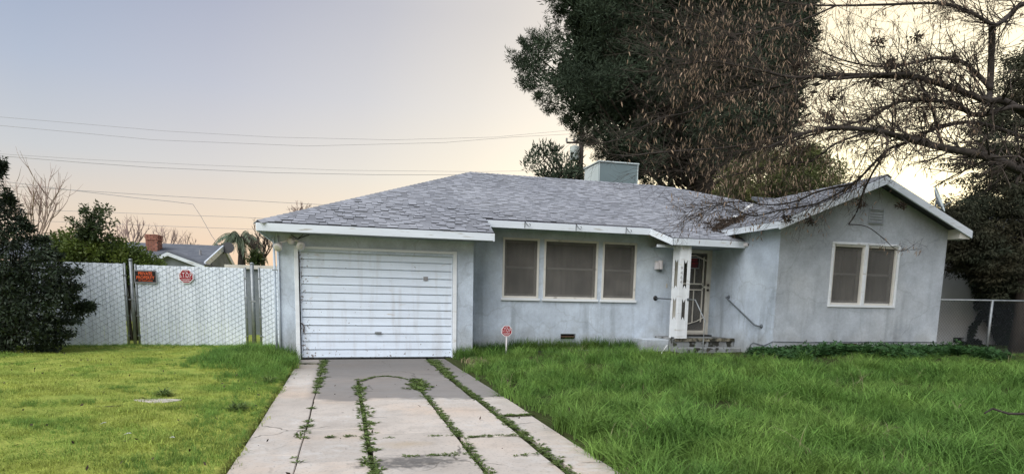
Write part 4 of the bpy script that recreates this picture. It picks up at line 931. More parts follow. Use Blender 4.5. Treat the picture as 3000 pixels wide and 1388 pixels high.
# second smaller pine left of the cooler
poly = [(1548, 520), (1546, 470), (1560, 440), (1578, 412), (1600, 440), (1630, 425), (1652, 465), (1690, 455), (1700, 480), (1712, 520), (1760, 520), (1770, 470), (1790, 520), (1790, 580), (1560, 580)]
t = thing('pine_tree', 'small ragged pine seen over the ridge left of the cooler', 'tree', tuple(oY(1640, 600, 22)*[1, 1, 0]))
Cn = crown_points(poly, 22, 46, .9, 14, 9); bs_ = np.array([float(oY(1640, 560, 22)[0]), 22, 0.]); b = MB(); b.tube([bs_, bs_+(0, 0, 3), bs_+(.1, 0, 5.2)], [.2, .15, .06], 6)
for c in Cn: b.tube([np.array([bs_[0], 22, max(2.5, c[2]-abs(c[0]-bs_[0])*.6-.5)]), c], [.04, .012], 4, cap=False)
b.build('trunk', M['darkbark'], t); leaves('crown', Cn, .30, 85, .19, .045, M['pine'], t, 6, .9, up=.6, shell=.6)
# olive coloured tree behind the wing
poly = [(2090, 600), (2105, 540), (2120, 500), (2180, 470), (2260, 440), (2330, 430), (2390, 425), (2430, 465), (2480, 490), (2500, 525), (2470, 560), (2440, 600)]
t = thing('olive_green_tree', 'olive green bushy tree behind the valley between the two roofs', 'tree', tuple(oY(2280, 620, 20)*[1, 1, 0]))
Cn = crown_points(poly, 20, 210, 1.4, 18, 12); keep = np.array([rnd.random() > max(0, (pix(c)[0]-2370)/150) for c in Cn]); Cn = Cn[keep]
bs_ = np.array([float(oY(2260, 560, 20)[0]), 20, 0.]); b = MB(); b.tube([bs_, bs_+(0, 0, 3.2), bs_+(.3, 0, 5)], [.25, .2, .08], 6)
for c in Cn[::3]: b.tube([bs_+(0, 0, 3), c], [.05, .012], 4, cap=False)
b.build('trunk', M['darkbark'], t); leaves('crown', Cn, .36, 140, .12, .05, M['pinebrown'], t, 8, .8, shell=.6)

# ---- dark redwood at the right edge
poly = [(2800, 478), (2860, 430), (2835, 395), (2890, 330), (2880, 300), (2940, 250), (2960, 180), (3060, 120), (3300, 60), (3400, 500), (3380, 860), (3000, 850), (2935, 835), (2880, 815), (2862, 800), (2840, 765), (2790, 760), (2765, 735), (2762, 705), (2790, 640), (2760, 690), (2795, 600), (2850, 560), (2800, 530), (2860, 505)]
t = thing('redwood_tree', 'dark drooping evergreen filling the right edge beside the wing', 'tree', (15.6, 12.9, 0))
YR_ = 13.2; bs_ = np.array([float(oY(2993, 900, 12.2)[0]), 12.2, 0.])
MB().tube([bs_+(0, 0, -.1), bs_+(.02, 0, 1.2), bs_+(.10, .2, 3), bs_+(.3, .5, 7), bs_+(.4, .5, 10)], [.19, .15, .13, .1, .05], 12).build('trunk', M['darkbark'], t, smooth=True)
Cn = crown_points(poly, YR_, 900, 1.3, 14, 21)
b = MB()
for c in Cn[::4]: z0 = c[2]+.25; b.tube([(bs_[0]+.2, 12.6, z0+.2), ((bs_[0]+c[0])/2, (12.6+c[1])/2, z0+.15), c], [.03, .02, .008], 4, cap=False)
b.build('limbs', M['darkbark'], t)
# sprays: flattened, drooping, stretched towards the left
Ce = crown_points([(2772, 600), (2870, 600), (2880, 812), (2850, 800), (2800, 775), (2772, 745)], 13.0, 120, .5, 6, 23); Ce2 = crown_points([(2880, 790), (3120, 780), (3120, 930), (2990, 900), (2930, 868), (2890, 830)], 12.9, 130, .5, 6, 24); Cn = np.concatenate([Cn, Ce, Ce2])
Cs = np.concatenate([Cn, Cn+rng.normal(size=Cn.shape)*[.28, .2, .03], Cn+rng.normal(size=Cn.shape)*[.35, .2, .05]])
leaves('crown', Cs, .27, 62, .11, .028, M['redwood'], t, 22, .30, droop=.55, shell=.6)

# ---- ivy on the neighbour wall and fence
poly = [(2850, 770), (3000, 770), (3200, 780), (3200, 1050), (2945, 1042), (2920, 1010), (2912, 965), (2880, 905), (2868, 880), (2855, 850), (2835, 820)]
Ci = crown_points(poly, 14.85, 700, .08, 6, 31)
vine = []
for (u0, v0_), (u1, v1_) in (((2880, 915), (2850, 960)), ((2850, 960), (2838, 1010)), ((2838, 1010), (2850, 1030)), ((2838, 1005), (2815, 1012)), ((2860, 1000), (2870, 1015)), ((2870, 850), (2862, 900))):
    for k in np.linspace(0, 1, 7): vine.append(oY(u0+(u1-u0)*k, v0_+(v1_-v0_)*k, 14.93))
Ci = np.concatenate([Ci, np.array(vine)])
iv = thing('ivy', 'dark ivy climbing over the white neighbour wall behind the chain link fence', 'ivy', (20, 14.9, 0))
rad = np.concatenate([np.full(len(Ci)-len(vine), .16), np.full(len(vine), .07)])
leaves('foliage', Ci, rad, 46, .095, .08, M['ivy'], iv, 33, 1., droop=.5, shell=.7)
MB().tube([oY(2838, 1040, 14.95), oY(2850, 980, 14.95), oY(2880, 915, 14.95), oY(2900, 840, 14.95)], .015, 5).build('stem', M['darkbark'], iv)

# ---- dark bush at the left edge
poly = [(-260, 430), (-60, 460), (-2, 520), (14, 575), (50, 610), (72, 650), (105, 690), (140, 705), (160, 760), (190, 770), (225, 790), (205, 815), (228, 845), (205, 862), (225, 885), (272, 900), (225, 920), (205, 945), (215, 960), (170, 985), (150, 1012), (110, 1020), (60, 1036), (-260, 1045)]
YBu = 14.3
t = thing('bush', 'large dark glossy leaved bush at the left edge in front of the fence', 'bush', (float(oY(20, 1030, YBu)[0]), YBu, .03))
Cn = crown_points(poly, YBu, 640, .9, 14, 41); Cn[:, 2] = np.maximum(Cn[:, 2], .12)
for k in range(36): Cn[k] = oY(228+k*1.1, 905-k*.28, YBu-.3)
leaves('foliage', Cn, np.where(np.arange(len(Cn)) < 36, .06, .19), 60, .088, .034, M['bush'], t, 42, 1., droop=.25, shell=.6, bend=.12)
shoots = []
for (u0, v0_, u1, v1_) in ((60, 640, 92, 668), (90, 700, 138, 698), (130, 745, 178, 742), (150, 790, 235, 792), (160, 830, 238, 838), (150, 860, 222, 872), (140, 930, 232, 936), (120, 960, 214, 974), (100, 985, 188, 1000), (20, 560, 36, 590), (0, 500, 8, 470), (-30, 470, -24, 440), (100, 1010, 168, 1022)):
    for k_ in np.linspace(0, 1, 12): shoots.append(oY(u0+(u1-u0)*k_, v0_+(v1_-v0_)*k_+6*math.sin(k_*3), YBu-.35))
leaves('foliage', np.array(shoots), .055, 26, .095, .032, M['bush'], t, 44, 1., droop=.4, shell=.7, bend=.12)
b = MB(); bs_ = np.array([float(oY(0, 1020, YBu)[0]), YBu+.2, 0.])
for c in Cn[40::7]: b.tube([bs_, (bs_+c)/2+(0, 0, .25), c], [.03, .018, .006], 4, cap=False)
b.tube([bs_+(1.0, -.2, .9), Cn[0]+(-.1, 0, -.02), Cn[35]], [.01, .008, .004], 4)
b.build('stems', M['darkbark'], t)

# ---- citrus hedge and sapling behind the fence
poly = [(120, 800), (125, 745), (160, 690), (215, 680), (250, 700), (300, 695), (345, 705), (385, 715), (430, 745), (470, 765), (480, 800), (500, 830), (120, 830)]
t = thing('citrus_hedge', 'yellow green leafy hedge rising behind the white slatted fence', 'hedge', (float(oY(300, 800, 17.6)[0]), 17.6, 0))
Cn = crown_points(poly, 17.6, 260, .7, 12, 51); leaves('foliage', Cn, .20, 70, .085, .042, M['citrus'], t, 52, 1., shell=.6, bend=.1)
b = MB(); 
for c in Cn[::8]: b.tube([(c[0]*.97-.1, 17.7, 0), c], [.03, .01], 4, cap=False)
b.build('stems', M['darkbark'], t)
t = thing('sapling', 'thin young tree with sparse leaves rising above the citrus hedge', 'tree', (float(oY(255, 760, 17.2)[0]), 17.2, 0))
bs_ = oY(255, 760, 17.2); b = MB(); tips = []; b.tube([(bs_[0], 17.2, 0), bs_, oY(255, 690, 17.2)], [.035, .03, .02], 6)
for (u, v) in ((208, 640), (228, 655), (243, 602), (255, 625), (278, 612), (288, 598), (300, 605), (318, 632), (340, 650), (325, 605), (300, 660), (230, 690), (290, 690), (320, 690), (350, 705)):
    q = oY(u, v, 17.2+rnd.uniform(-.4, .4)); s0 = oY(255, 690+rnd.uniform(-30, 30), 17.2); m_ = (s0+q)/2+(rnd.uniform(-.05, .05), 0, .04); b.tube([s0, m_, q], [.012, .009, .003], 4, cap=False)
    for k in np.linspace(.15, 1, 9): tips.append(s0+(q-s0)*k+rng.normal(size=3)*.05)
b.build('branches', M['bark'], t); leaves('crown', np.array(tips), .10, 17, .085, .04, M['sapling'], t, 54, 1., shell=.8, up=.3)

# ---- bare trees far behind
def bare(name, label, u, v, Y, h, L_, r, lvl, n0, grp, m=None, fan=1.1, upw=.25, th=None):
    q = oY(u, v, Y); t = thing(name, label, 'tree', (q[0], Y, 0), grp); b = MB(); b.tube([(q[0], Y, 0), q], [r*1.4, r], 6)
    for k in range(n0):
        an = (k+.5)/n0*2-1+rnd.uniform(-.15, .15); branchy(b, q+(0, 0, -rnd.uniform(0, .3)), np.array([an*fan, rnd.uniform(-.4, .4), 1.]), L_*rnd.uniform(.8, 1.15), r*.6, 0, lvl, .42, 3, upw, 4, (3, 5), None, .16)
    b.build('branches', m or M['fartwig'], t); return t
bare('bare_tree', 'pale leafless tree fanning up behind the dark left bush', 105, 705, 24, 0, 1.45, .045, 2, 11, 'bare trees on the skyline', fan=.75)
bare('bare_tree', 'small leafless tree just left of the brick chimney', 385, 720, 34, 0, 1.0, .07, 2, 7, 'bare trees on the skyline', fan=1.3)
bare('bare_tree', 'small leafless tree just right of the brick chimney', 490, 725, 36, 0, .8, .05, 2, 7, 'bare trees on the skyline', fan=1.5)
bare('bare_tree', 'low leafless tree between brick chimney and palm', 545, 728, 40, 0, .7, .04, 2, 6, 'bare trees on the skyline', fan=1.6)
bare('bare_tree', 'dark leafless tree between the palm and the garage', 771, 745, 30, 0, .85, .07, 3, 7, 'bare trees on the skyline', M['twig'], fan=1.1)
bare('bare_tree', 'leafless tree top peeking over the left roof slope', 880, 645, 34, 0, .6, .07, 2, 9, 'bare trees on the skyline', fan=1.5)
p = oY(747, 765, 26); t = thing('shrub', 'small grey green shrub behind the shed right of the palm', 'shrub', (p[0], 26, 0)); leaves('foliage', np.array([oY(747+rnd.uniform(-14, 14), 762+rnd.uniform(-14, 10), 26) for _ in range(18)]), .2, 40, .2, .05, M['sapling'], t, 60, up=.8)
MB().tube([(p[0], 26, 0), p], .04, 5).build('stem', M['bark'], t)
# palm
YPa = 36; pc = oY(704, 700, YPa); pb_ = oY(708, 775, YPa)
t = thing('palm_tree', 'feathery palm on the skyline left of the garage', 'palm', (pb_[0], YPa, 0))
MB().tube([(pb_[0]+.1, YPa, 0), pb_, (pb_+pc)/2+(.03, 0, 0), pc], [.22, .2, .16, .2], 8).build('trunk', M['bark'], t, smooth=True)
V = []; b = MB()
for k in range(15):
    an = 2*math.pi*k/15+rnd.uniform(-.2, .2); el_ = rnd.uniform(.5, 1.5); L_ = rnd.uniform(1.1, 1.5); pts = []
    for s in np.linspace(0, 1, 9): pts.append(pc+np.array([math.cos(an)*L_*s*.95, math.sin(an)*L_*s*.95, el_*1.3*s*L_*.7-1.35*s*s*L_*.95]))
    fb = MB(); fb.tube(pts, [.03]*5+[.015]*4, 3, cap=False)
    for i_ in range(1, 9):
        for s2 in np.linspace(0, .9, 4):
            q = pts[i_-1]+(pts[i_]-pts[i_-1])*s2; dv = pts[i_]-pts[i_-1]; dv /= np.linalg.norm(dv); sd_ = np.cross(dv, (0, 0, 1)); 
            for sg in (1, -1):
                e_ = q+sd_*sg*.28+dv*.18+(0, 0, -.25-rnd.uniform(0, .12)); fb.tone = rnd.random(); fb.face([q, (q+e_)/2+dv*.035, e_, (q+e_)/2-dv*.035])
    fb.build('frond', M['palm'], t)

# ---- utility pole with transformer, wires
YU = 32; up_ = oY(1704, 395, YU); ub = oY(1704, 600, YU)
t = thing('utility_pole', 'wooden utility pole with transformer rising behind the roof ridge', 'utility pole', (up_[0], YU, 0))
MB().tube([(up_[0], YU, 0), up_+(0, 0, .6)], [.17, .12], 10).build('pole', M['bark'], t, smooth=True)
a_ = oY(1660, 418, YU); c_ = oY(1704, 400, YU); MB().tube([oY(1683, 418, YU), c_], .07, 6).build('brace', M['bark'], t); MB().tube([a_, oY(1740, 418, YU)], .05, 6).build('crossarm', M['bark'], t)
for u in (1660, 1682): q = oY(u, 412, YU); MB().tube([q+(0, 0, -.05), q+(0, 0, .12)], .05, 6).build('insulator', M['greyframe'], t)
q = oY(1684, 446, YU); MB().tube([q+(0, 0, .30), q+(0, 0, .26), q+(0, 0, -.40), q+(0, 0, -.44)], [.16, .26, .24, .16], 14).build('transformer', M['green_side'], t, smooth=False)
MB().tube([q+(.05, 0, .3), q+(.12, 0, .8), oY(1697, 412, YU)], .03, 5).build('bushing', M['greyframe'], t)
wires = [([(-200, 322), (0, 343), (250, 364), (480, 384), (800, 402), (1150, 410), (1450, 402), (1690, 380)], 34, .009, 'top overhead power line, highest of those crossing the sky'),
 ([(-200, 345), (0, 368), (250, 391), (450, 410), (900, 428), (1300, 418), (1500, 402), (1690, 392)], 34, .010, 'second overhead power line from the top'),
 ([(-200, 436), (0, 451), (250, 467), (600, 484), (1000, 499), (1400, 503), (1600, 500)], 34, .009, 'third overhead power line from the top, thin, close above a thicker one'),
 ([(-200, 440), (0, 457), (250, 477), (450, 491), (800, 506), (1100, 512), (1400, 512)], 34, .014, 'fourth overhead power line from the top, thicker'),
 ([(-200, 528), (0, 543), (200, 556), (450, 572), (700, 586), (950, 600), (1200, 610)], 34, .014, 'fifth power line, running just above the kinked service drop'),
 ([(-200, 608), (0, 612), (200, 618), (450, 627), (700, 636), (800, 641), (1000, 650)], 34, .012, 'sixth power line, passing behind the sapling'),
 ([(-200, 640), (0, 645), (200, 650), (450, 661), (700, 670), (800, 674), (1000, 684)], 34, .012, 'lowest power line, touching the palm top'),
 ([(-200, 505), (0, 530), (120, 546), (250, 562), (400, 580), (500, 590), (565, 598), (590, 636), (620, 690), (652, 735)], 30.5, .014, 'kinked service cable dropping to the neighbour roof dish')]
for pl, Y, r, lb in wires:
    tag(MB().tube([oY(u, v, Y) for u, v in pl], r*.72, 4).build('overhead_wire', M['cablegrey']), lb, 'power line', 'overhead lines across the sky')
for u, v in ((651, 712),): q = oY(u, v, 45); tag(MB().tube([(q[0], 45, 0), q], .08, 6).tube([q+(-.4, 0, -.15), q+(.4, 0, -.15)], .05, 5).build('far_pole', M['bark']), 'tiny far utility pole left of the palm', 'utility pole')

# ------------------------------------------------------------------ the leafless tree with hanging pods in the foreground right
dt_ = thing('pod_tree', 'leafless spreading tree with hanging brown seed pods reaching over the roof from the right', 'tree', (13.9, 9.4, .1))
limbs = [
 ([(3120, 620), (3060, 545), (3000, 507), (2900, 462), (2754, 431), (2640, 402), (2560, 382), (2427, 376), (2330, 400), (2250, 432)], 9.3, 8.4, .115, .012),
 ([(3120, 620), (3110, 420), (3000, 316), (2863, 338), (2800, 305), (2716, 294), (2640, 297), (2590, 320), (2540, 350), (2450, 372), (2300, 420), (2200, 440), (2120, 448)], 9.3, 8.8, .06, .006),
 ([(3110, 420), (2960, 305), (2890, 295), (2800, 262), (2700, 230), (2645, 218), (2560, 220), (2449, 220), (2330, 228), (2240, 210), (2170, 195), (2080, 180), (1990, 190)], 9.3, 8.3, .07, .006),
 ([(2700, 230), (2540, 225), (2440, 232), (2380, 226), (2300, 250), (2200, 265), (2100, 287), (2020, 328), (1930, 348), (1840, 396), (1760, 420), (1720, 405)], 8.9, 8.6, .028, .004),
 ([(3150, 60), (3060, 10), (2990, 15), (2940, 62), (2907, 72), (2850, 40), (2754, 11), (2600, 14), (2450, 17), (2318, 11), (2250, -10)], 9.2, 8.8, .055, .008),
 ([(2907, 72), (2905, 150), (2900, 262), (2895, 300)], 9.1, 9.1, .055, .05),
 ([(2905, 262), (2860, 215), (2815, 180), (2740, 170), (2650, 190), (2560, 195), (2450, 170), (2350, 120)], 9.2, 8.9, .045, .006),
 ([(2764, 431), (2745, 380), (2735, 330), (2705, 262), (2690, 225)], 9.2, 9.0, .028, .02),
 ([(3040, 420), (2863, 360), (2740, 378), (2650, 420), (2600, 440), (2540, 500), (2500, 540), (2450, 570), (2380, 600), (2290, 615), (2200, 632), (2120, 600), (2030, 640)], 9.5, 9.9, .04, .004),
 ([(2600, 440), (2560, 500), (2530, 560), (2510, 620), (2486, 657)], 9.8, 10.2, .025, .012),
 ([(2486, 657), (2540, 664), (2590, 700), (2620, 728), (2650, 734), (2680, 715)], 10.2, 10.2, .010, .004),
 ([(2427, 376), (2300, 400), (2150, 430), (2000, 442), (1900, 450), (1850, 456), (1780, 450), (1755, 425)], 8.8, 8.4, .022, .004),
 ([(2500, 540), (2400, 560), (2330, 590), (2250, 600), (2160, 590), (2060, 610), (2000, 625)], 9.7, 10.3, .02, .004),
 ([(2100, 285), (2050, 250), (1990, 240), (1950, 190), (1930, 165), (1900, 140)], 8.7, 8.5, .012, .003),
 ([(2560, 382), (2450, 420), (2380, 470), (2300, 480), (2200, 500), (2100, 520), (1990, 500), (1920, 505)], 9.0, 9.0, .02, .004),
 ([(2450, 17), (2350, 60), (2250, 90), (2150, 100), (2080, 60), (2020, 40)], 8.9, 8.6, .015, .004),
 ([(2250, 210), (2200, 150), (2150, 120), (2050, 100), (2000, 60)], 8.6, 8.6, .012, .004)]
trunk_top = oY(3120, 620, 9.35)
MB().tube([(trunk_top[0]+.3, 9.5, -.1), (trunk_top[0]+.15, 9.45, 1.2), trunk_top, oY(3110, 420, 9.3), oY(3150, 60, 9.2), oY(3160, -200, 9.2)], [.24, .2, .17, .12, .09, .05], 12).build('trunk', M['bark'], dt_, smooth=True)
tips = []; twb = MB()
def smooth_poly(P, k=4):
    P = [np.array(p) for p in P]; out = []
    for i in range(len(P)-1):
        p0, p1, p2, p3 = P[max(i-1, 0)], P[i], P[i+1], P[min(i+2, len(P)-1)]
        for s in range(k):
            t_ = s/k; out.append(.5*((2*p1)+(-p0+p2)*t_+(2*p0-5*p1+4*p2-p3)*t_*t_+(-p0+3*p1-3*p2+p3)*t_**3))
    return out+[P[-1]]
for li, (pl, ya, yb, ra, rb) in enumerate(limbs):
    n = len(pl); P = smooth_poly([oY(u, v, ya+(yb-ya)*i_/(n-1)+.12*math.sin(i_*1.7+li)) for i_, (u, v) in enumerate(pl)]); rs = [ra+(rb-ra)*(i_/(len(P)-1))**.75 for i_ in range(len(P))]
    MB().tube(P, rs, 8).build('limb', M['bark'], dt_, smooth=True)
    if li == 5: continue
    # twigs
    total = sum(np.linalg.norm(P[i_+1]-P[i_]) for i_ in range(len(P)-1)); nt_ = int(total*(17 if li not in (8, 9, 10, 12) else 22 if li in (8, 12) else 5))
    for k in range(nt_):
        t_ = rnd.uniform(.12, 1.); i_ = min(int(t_*(len(P)-1)), len(P)-2); q = P[i_]; dv = P[i_+1]-P[i_]; dv /= np.linalg.norm(dv)
        if pix(q)[0] > 3010 or (pix(q)[0] < 1960 and rnd.random() < .55): continue
        dd_ = dv*.9+np.array([rnd.gauss(-.1, .5), rnd.gauss(0, .45), rnd.gauss(.05, .55)]); L_ = rnd.uniform(.35, .95)*(.7 if li in (8, 12) else .45 if li in (9, 10) else 1)*(.6 if pix(q)[0] < 1950 else 1)
        branchy(twb, q, dd_, L_, max(.0042, rs[i_]*.30), 1, 3, .6, 3, .02, 3, (2, 4), tips, .3)
o = twb.build('twigs', M['twig'], dt_); o['kind'] = 'stuff'
tips = np.array(tips)
# pods hang from the twigs; the 300 nearest ones are parts, the rest one part
g_ = np.random.default_rng(77); px = np.array([pix(q) for q in tips])
dens = np.clip((px[:, 0]-1780)/320, .05, 1)*np.where((px[:, 0] < 1900) & (px[:, 1] > 470), .25, 1.)*np.where(px[:, 0] < 2440, .95, .62)*np.where(px[:, 1] > 560, .45, 1.)*np.where(px[:, 0] > 2900, .5, 1)
keep = g_.uniform(size=len(tips)) < dens; tp = tips[keep]; g_.shuffle(tp); tp = tp[:5200]
def podmesh(L_, W_, bend):
    b = MB(); b.tone = rnd.random(); P = [(0, 0, 0), (0, 0, -.012), (bend*.4, 0, -L_*.3), (bend, 0, -L_*.65), (bend*.8, 0, -L_)]; rs = [.0008, .0008, W_*.5, W_*.5, .0008]
    for i_, p in enumerate(P):
        for k in range(4): an = k*math.pi/2; b.v.append((p[0]+rs[i_]*math.cos(an), rs[i_]*.35*math.sin(an), p[2]))
    for i_ in range(4):
        for k in range(4): b.f.append((i_*4+k, i_*4+(k+1) % 4, (i_+1)*4+(k+1) % 4, (i_+1)*4+k)); b.t.append(b.tone)
    return b
pods = [podmesh(rnd.uniform(.07, .115), rnd.uniform(.012, .018), rnd.uniform(-.012, .012)) for _ in range(8)]
pm = [b.mesh('seed_pod', M['pod']) for b in pods]
order = np.argsort(np.linalg.norm(tp-CAM, axis=1)); rest = MB()
podV = [np.array(b.v) for b in pods]; RV, RQ, RTn = [], [], []; base_ = 0
for n_, i_ in enumerate(order):
    p = tp[i_]; k = rnd.randrange(8); an = rnd.uniform(0, 6.28); ti, tj = rnd.gauss(0, .35), rnd.gauss(0, .35)
    if n_ < 300:
        o = obj('seed_pod', pm[k], dt_); o.matrix_parent_inverse = Matrix.Translation(-Vector(dt_.location)); o.location = p; o.rotation_euler = (ti, tj, an)
    else:
        c2, s2 = math.cos(an), math.sin(an); v = podV[k]; v2 = np.stack([v[:, 0]*c2-v[:, 1]*s2+v[:, 2]*tj, v[:, 0]*s2+v[:, 1]*c2+v[:, 2]*ti, v[:, 2]], 1)+p
        RV.append(v2); RQ.append(np.array(pods[k].f)+base_); RTn.append(np.full(16, rnd.random())); base_ += len(v)
o = obj('seed_pod_mass', numesh('seed_pod_mass', np.concatenate(RV), np.concatenate(RQ), M['pod'], np.concatenate(RTn)), dt_); o['kind'] = 'stuff'
# dark dead clusters
for u, v in ((2448, 283), (2418, 335), (2430, 350), (2700, 340), (2562, 238), (2690, 105), (2335, 432), (2790, 175), (2610, 180), (2340, 190), (2570, 125), (2600, 195), (2520, 600), (2300, 640), (2370, 640), (2640, 600)):
    q = oY(u, v, 8.9+rnd.uniform(-.2, .3) if v < 560 else 10.2); leaves('dead_leaf_cluster', np.array([q+rng.normal(size=3)*.03 for _ in range(4)]), .07, 22, .06, .03, M['deadleaf'], dt_, int(u+v), shell=.8, droop=.4)

# ------------------------------------------------------------------ roof debris in the valley and on the gutters
g_ = np.random.default_rng(5); pts = []
for k in range(170):
    t_ = g_.uniform(0, .35)**1.0; q = np.array(VS)*(1-t_)+np.array(VJ)*t_; x = q[0]+g_.normal()*.22; y = q[1]+g_.normal()*.10-.15*g_.uniform(); zm_ = mz(y); zw = ZE+SW*(x-XE)
    pts.append((x, y, (max(zm_, zw) if x > XE else zm_)+.03))
tag(leaves('leaf_litter', np.array(pts), .05, 14, .07, .025, M['deadleaf'], None, 91, .3, shell=.8), 'dark dead leaves heaped in the roof valley above the porch', 'leaves', kind='stuff')

# ------------------------------------------------------------------ grass
g_ = np.random.default_rng(404); lf = g_.uniform((-7.5, 4.), (2.2, 13.), (420, 2)); lf = lf[(g_.uniform(size=420) < np.where(lf[:, 0] < -.8, 1., .35))]
tag(leaves('fallen_leaves', np.array([(x, y, float(gz(x, y))+(.045 if x < -.8 else .068 if x < 2.05 else .2)) for x, y in lf]), .03, 1, .05, .022, M['deadleaf'], None, 405, .1, shell=.8, up=-.1), 'scattered brown fallen leaves on the left lawn and driveway', 'leaves', kind='stuff')
def tuft(name, nb, rad, h0, h1, wd, lean, m, seg=4, seed=0):
    g_ = np.random.default_rng(seed); V, Q, T = [], [], []
    for k in range(nb):
        an = g_.uniform(0, 6.283); r = rad*math.sqrt(g_.uniform()); b_ = np.array([r*math.cos(an), r*math.sin(an), 0.]); h = g_.uniform(h0, h1); da = g_.uniform(0, 6.283); dv = np.array([math.cos(da), math.sin(da), 0]); sd_ = np.array([-dv[1], dv[0], 0]); le = lean*g_.uniform(.3, 1.3)*h; w_ = wd*g_.uniform(.7, 1.2); b0 = len(V); tw = g_.uniform(-1, 1)
        for s in range(seg+1):
            t_ = s/seg; c = b_+dv*le*t_**2+np.array([0, 0, h*(t_-.35*lean*t_**3)]); ww = w_*(1-t_**2.2)*.5+.0002; s2 = sd_*math.cos(tw*t_)+dv*math.sin(tw*t_)*.7
            V += [c-s2*ww, c+s2*ww]
        for s in range(seg): Q.append((b0+2*s, b0+2*s+1, b0+2*s+3, b0+2*s+2)); T.append(g_.uniform())
    return numesh(name, np.array(V), np.array(Q), m, T)
def grassmat(name, c1, c2, c3, tr=.35):
    return mat(name, c1, c2, .9, .55, tone=.32, rand=.32, c3=c3, c3scale=1.1, c3lo=.46, c3hi=.60, transl=tr, spec=.12, detail=6)
M['tall'] = grassmat('tall_green_grass', (.115, .225, .05), (.15, .275, .06), (.19, .31, .07))
M['short'] = grassmat('short_yellow_green_grass', (.33, .40, .09), (.42, .46, .11), (.20, .31, .065), .4)
M['dark_tall'] = grassmat('dark_green_grass', (.06, .13, .03), (.08, .16, .035), (.11, .19, .04))
M['dry'] = grassmat('dry_straw_grass', (.30, .25, .15), (.22, .18, .10), (.35, .30, .2))
def scatter(name, protos, P, rot, scl, kind, label, cat):
    me = bpy.data.meshes.new(name); me.vertices.add(len(P)); me.vertices.foreach_set('co', np.asarray(P, np.float32).ravel())
    a = me.attributes.new('rot', 'FLOAT_VECTOR', 'POINT'); a.data.foreach_set('vector', np.asarray(rot, np.float32).ravel())
    a = me.attributes.new('scl', 'FLOAT', 'POINT'); a.data.foreach_set('value', np.asarray(scl, np.float32))
    me.update(); o = bpy.data.objects.new(name, me); sc.collection.objects.link(o)
    col = bpy.data.collections.new(name+'_source')
    for p in protos: col.objects.link(bpy.data.objects.new(name+'_tuft', p))
    ng = bpy.data.node_groups.new(name+'_nodes', 'GeometryNodeTree'); ng.interface.new_socket('Geometry', in_out='INPUT', socket_type='NodeSocketGeometry'); ng.interface.new_socket('Geometry', in_out='OUTPUT', socket_type='NodeSocketGeometry')
    gi = ng.nodes.new('NodeGroupInput'); go = ng.nodes.new('NodeGroupOutput'); io = ng.nodes.new('GeometryNodeInstanceOnPoints'); ci = ng.nodes.new('GeometryNodeCollectionInfo')
    ci.inputs['Collection'].default_value = col; ci.inputs['Separate Children'].default_value = True; ci.inputs['Reset Children'].default_value = True
    io.inputs['Pick Instance'].default_value = True
    ra = ng.nodes.new('GeometryNodeInputNamedAttribute'); ra.data_type = 'FLOAT_VECTOR'; ra.inputs['Name'].default_value = 'rot'
    sa = ng.nodes.new('GeometryNodeInputNamedAttribute'); sa.data_type = 'FLOAT'; sa.inputs['Name'].default_value = 'scl'
    e2r = ng.nodes.new('FunctionNodeEulerToRotation'); L = ng.links
    L.new(gi.outputs[0], io.inputs['Points']); L.new(ci.outputs[0], io.inputs['Instance']); L.new(ra.outputs[0], e2r.inputs[0]); L.new(e2r.outputs[0], io.inputs['Rotation']); L.new(sa.outputs[0], io.inputs['Scale']); L.new(io.outputs[0], go.inputs[0])
    md = o.modifiers.new('scatter', 'NODES'); md.node_group = ng
    return tag(o, label, cat, kind=kind)
def field(n, x0, x1, y0, y1, ok, seed, near=5.):
    g_ = np.random.default_rng(seed); P = np.empty((0, 2))
    while len(P) < n:
        q = g_.uniform((x0, y0), (x1, y1), (n, 2)); acc = g_.uniform(size=n) < np.clip((near/np.maximum(q[:, 1], 1))**1., .25, 1); q = q[acc & ok(q[:, 0], q[:, 1])]; P = np.concatenate([P, q])
    P = P[:n]; r = np.stack([g_.normal(0, .12, n), g_.normal(0, .12, n), g_.uniform(0, 6.283, n)], 1); return P, r, g_
def noise2(x, y, s=1.): return .5+.25*(np.sin(x*1.3*s+1.1*np.sin(y*.9*s))+np.sin(y*1.7*s+1.3*np.sin(x*1.1*s+2)))
def stepbox(x, y): return ((x > 6.6) & (x < 8.8) & (y > 12.12))
edgeR = lambda y: 1.92+.07*np.sin(y*2.3)+.06*np.sin(y*5.1+1)+np.where(y > 10.0, (y-10.)*.22, 0)
def okR(x, y):
    front = np.where(x < 8.75, YM-.06, np.where(x < XW1, YW-.05, 14.8)); return (x > edgeR(y)) & (y < front) & ~stepbox(x, y) & ~((x < 2.62) & (y > YG-.05))
P, r, g_ = field(15000, 2., 19, 2.5, 14.8, okR, 101, 5.5)
nz_ = noise2(P[:, 0], P[:, 1], 1.)
s = (.62+.5*nz_)*g_.uniform(.75, 1.25, len(P)); s *= np.where(P[:, 0]-edgeR(P[:, 1]) < .30, .92, 1.); s *= np.where((P[:, 0] > 8.8) & (P[:, 1] > 9.8), .55, 1); s *= np.where(P[:, 0] > 13.2, .6, 1); s *= np.where(P[:, 1] > 11, .85, 1); s *= np.where((P[:, 0] > 6.2) & (P[:, 0] < 8.9) & (P[:, 1] > 10.9), .36, 1); n4 = noise2(P[:, 0]+3, P[:, 1], 3.3); s *= .70+.6*n4; kk = (n4 > .13) & (noise2(P[:, 0], P[:, 1]+9, 2.1) > .10); P, r, s = P[kk], r[kk], s[kk]
tl = [tuft('grass_tuft', 25, .09, .16, .33, .0076, .85, M['tall'], 4, k) for k in range(5)]+[tuft('grass_tuft', 22, .09, .13, .25, .006, 1.1, M['dark_tall'], 4, 20)]
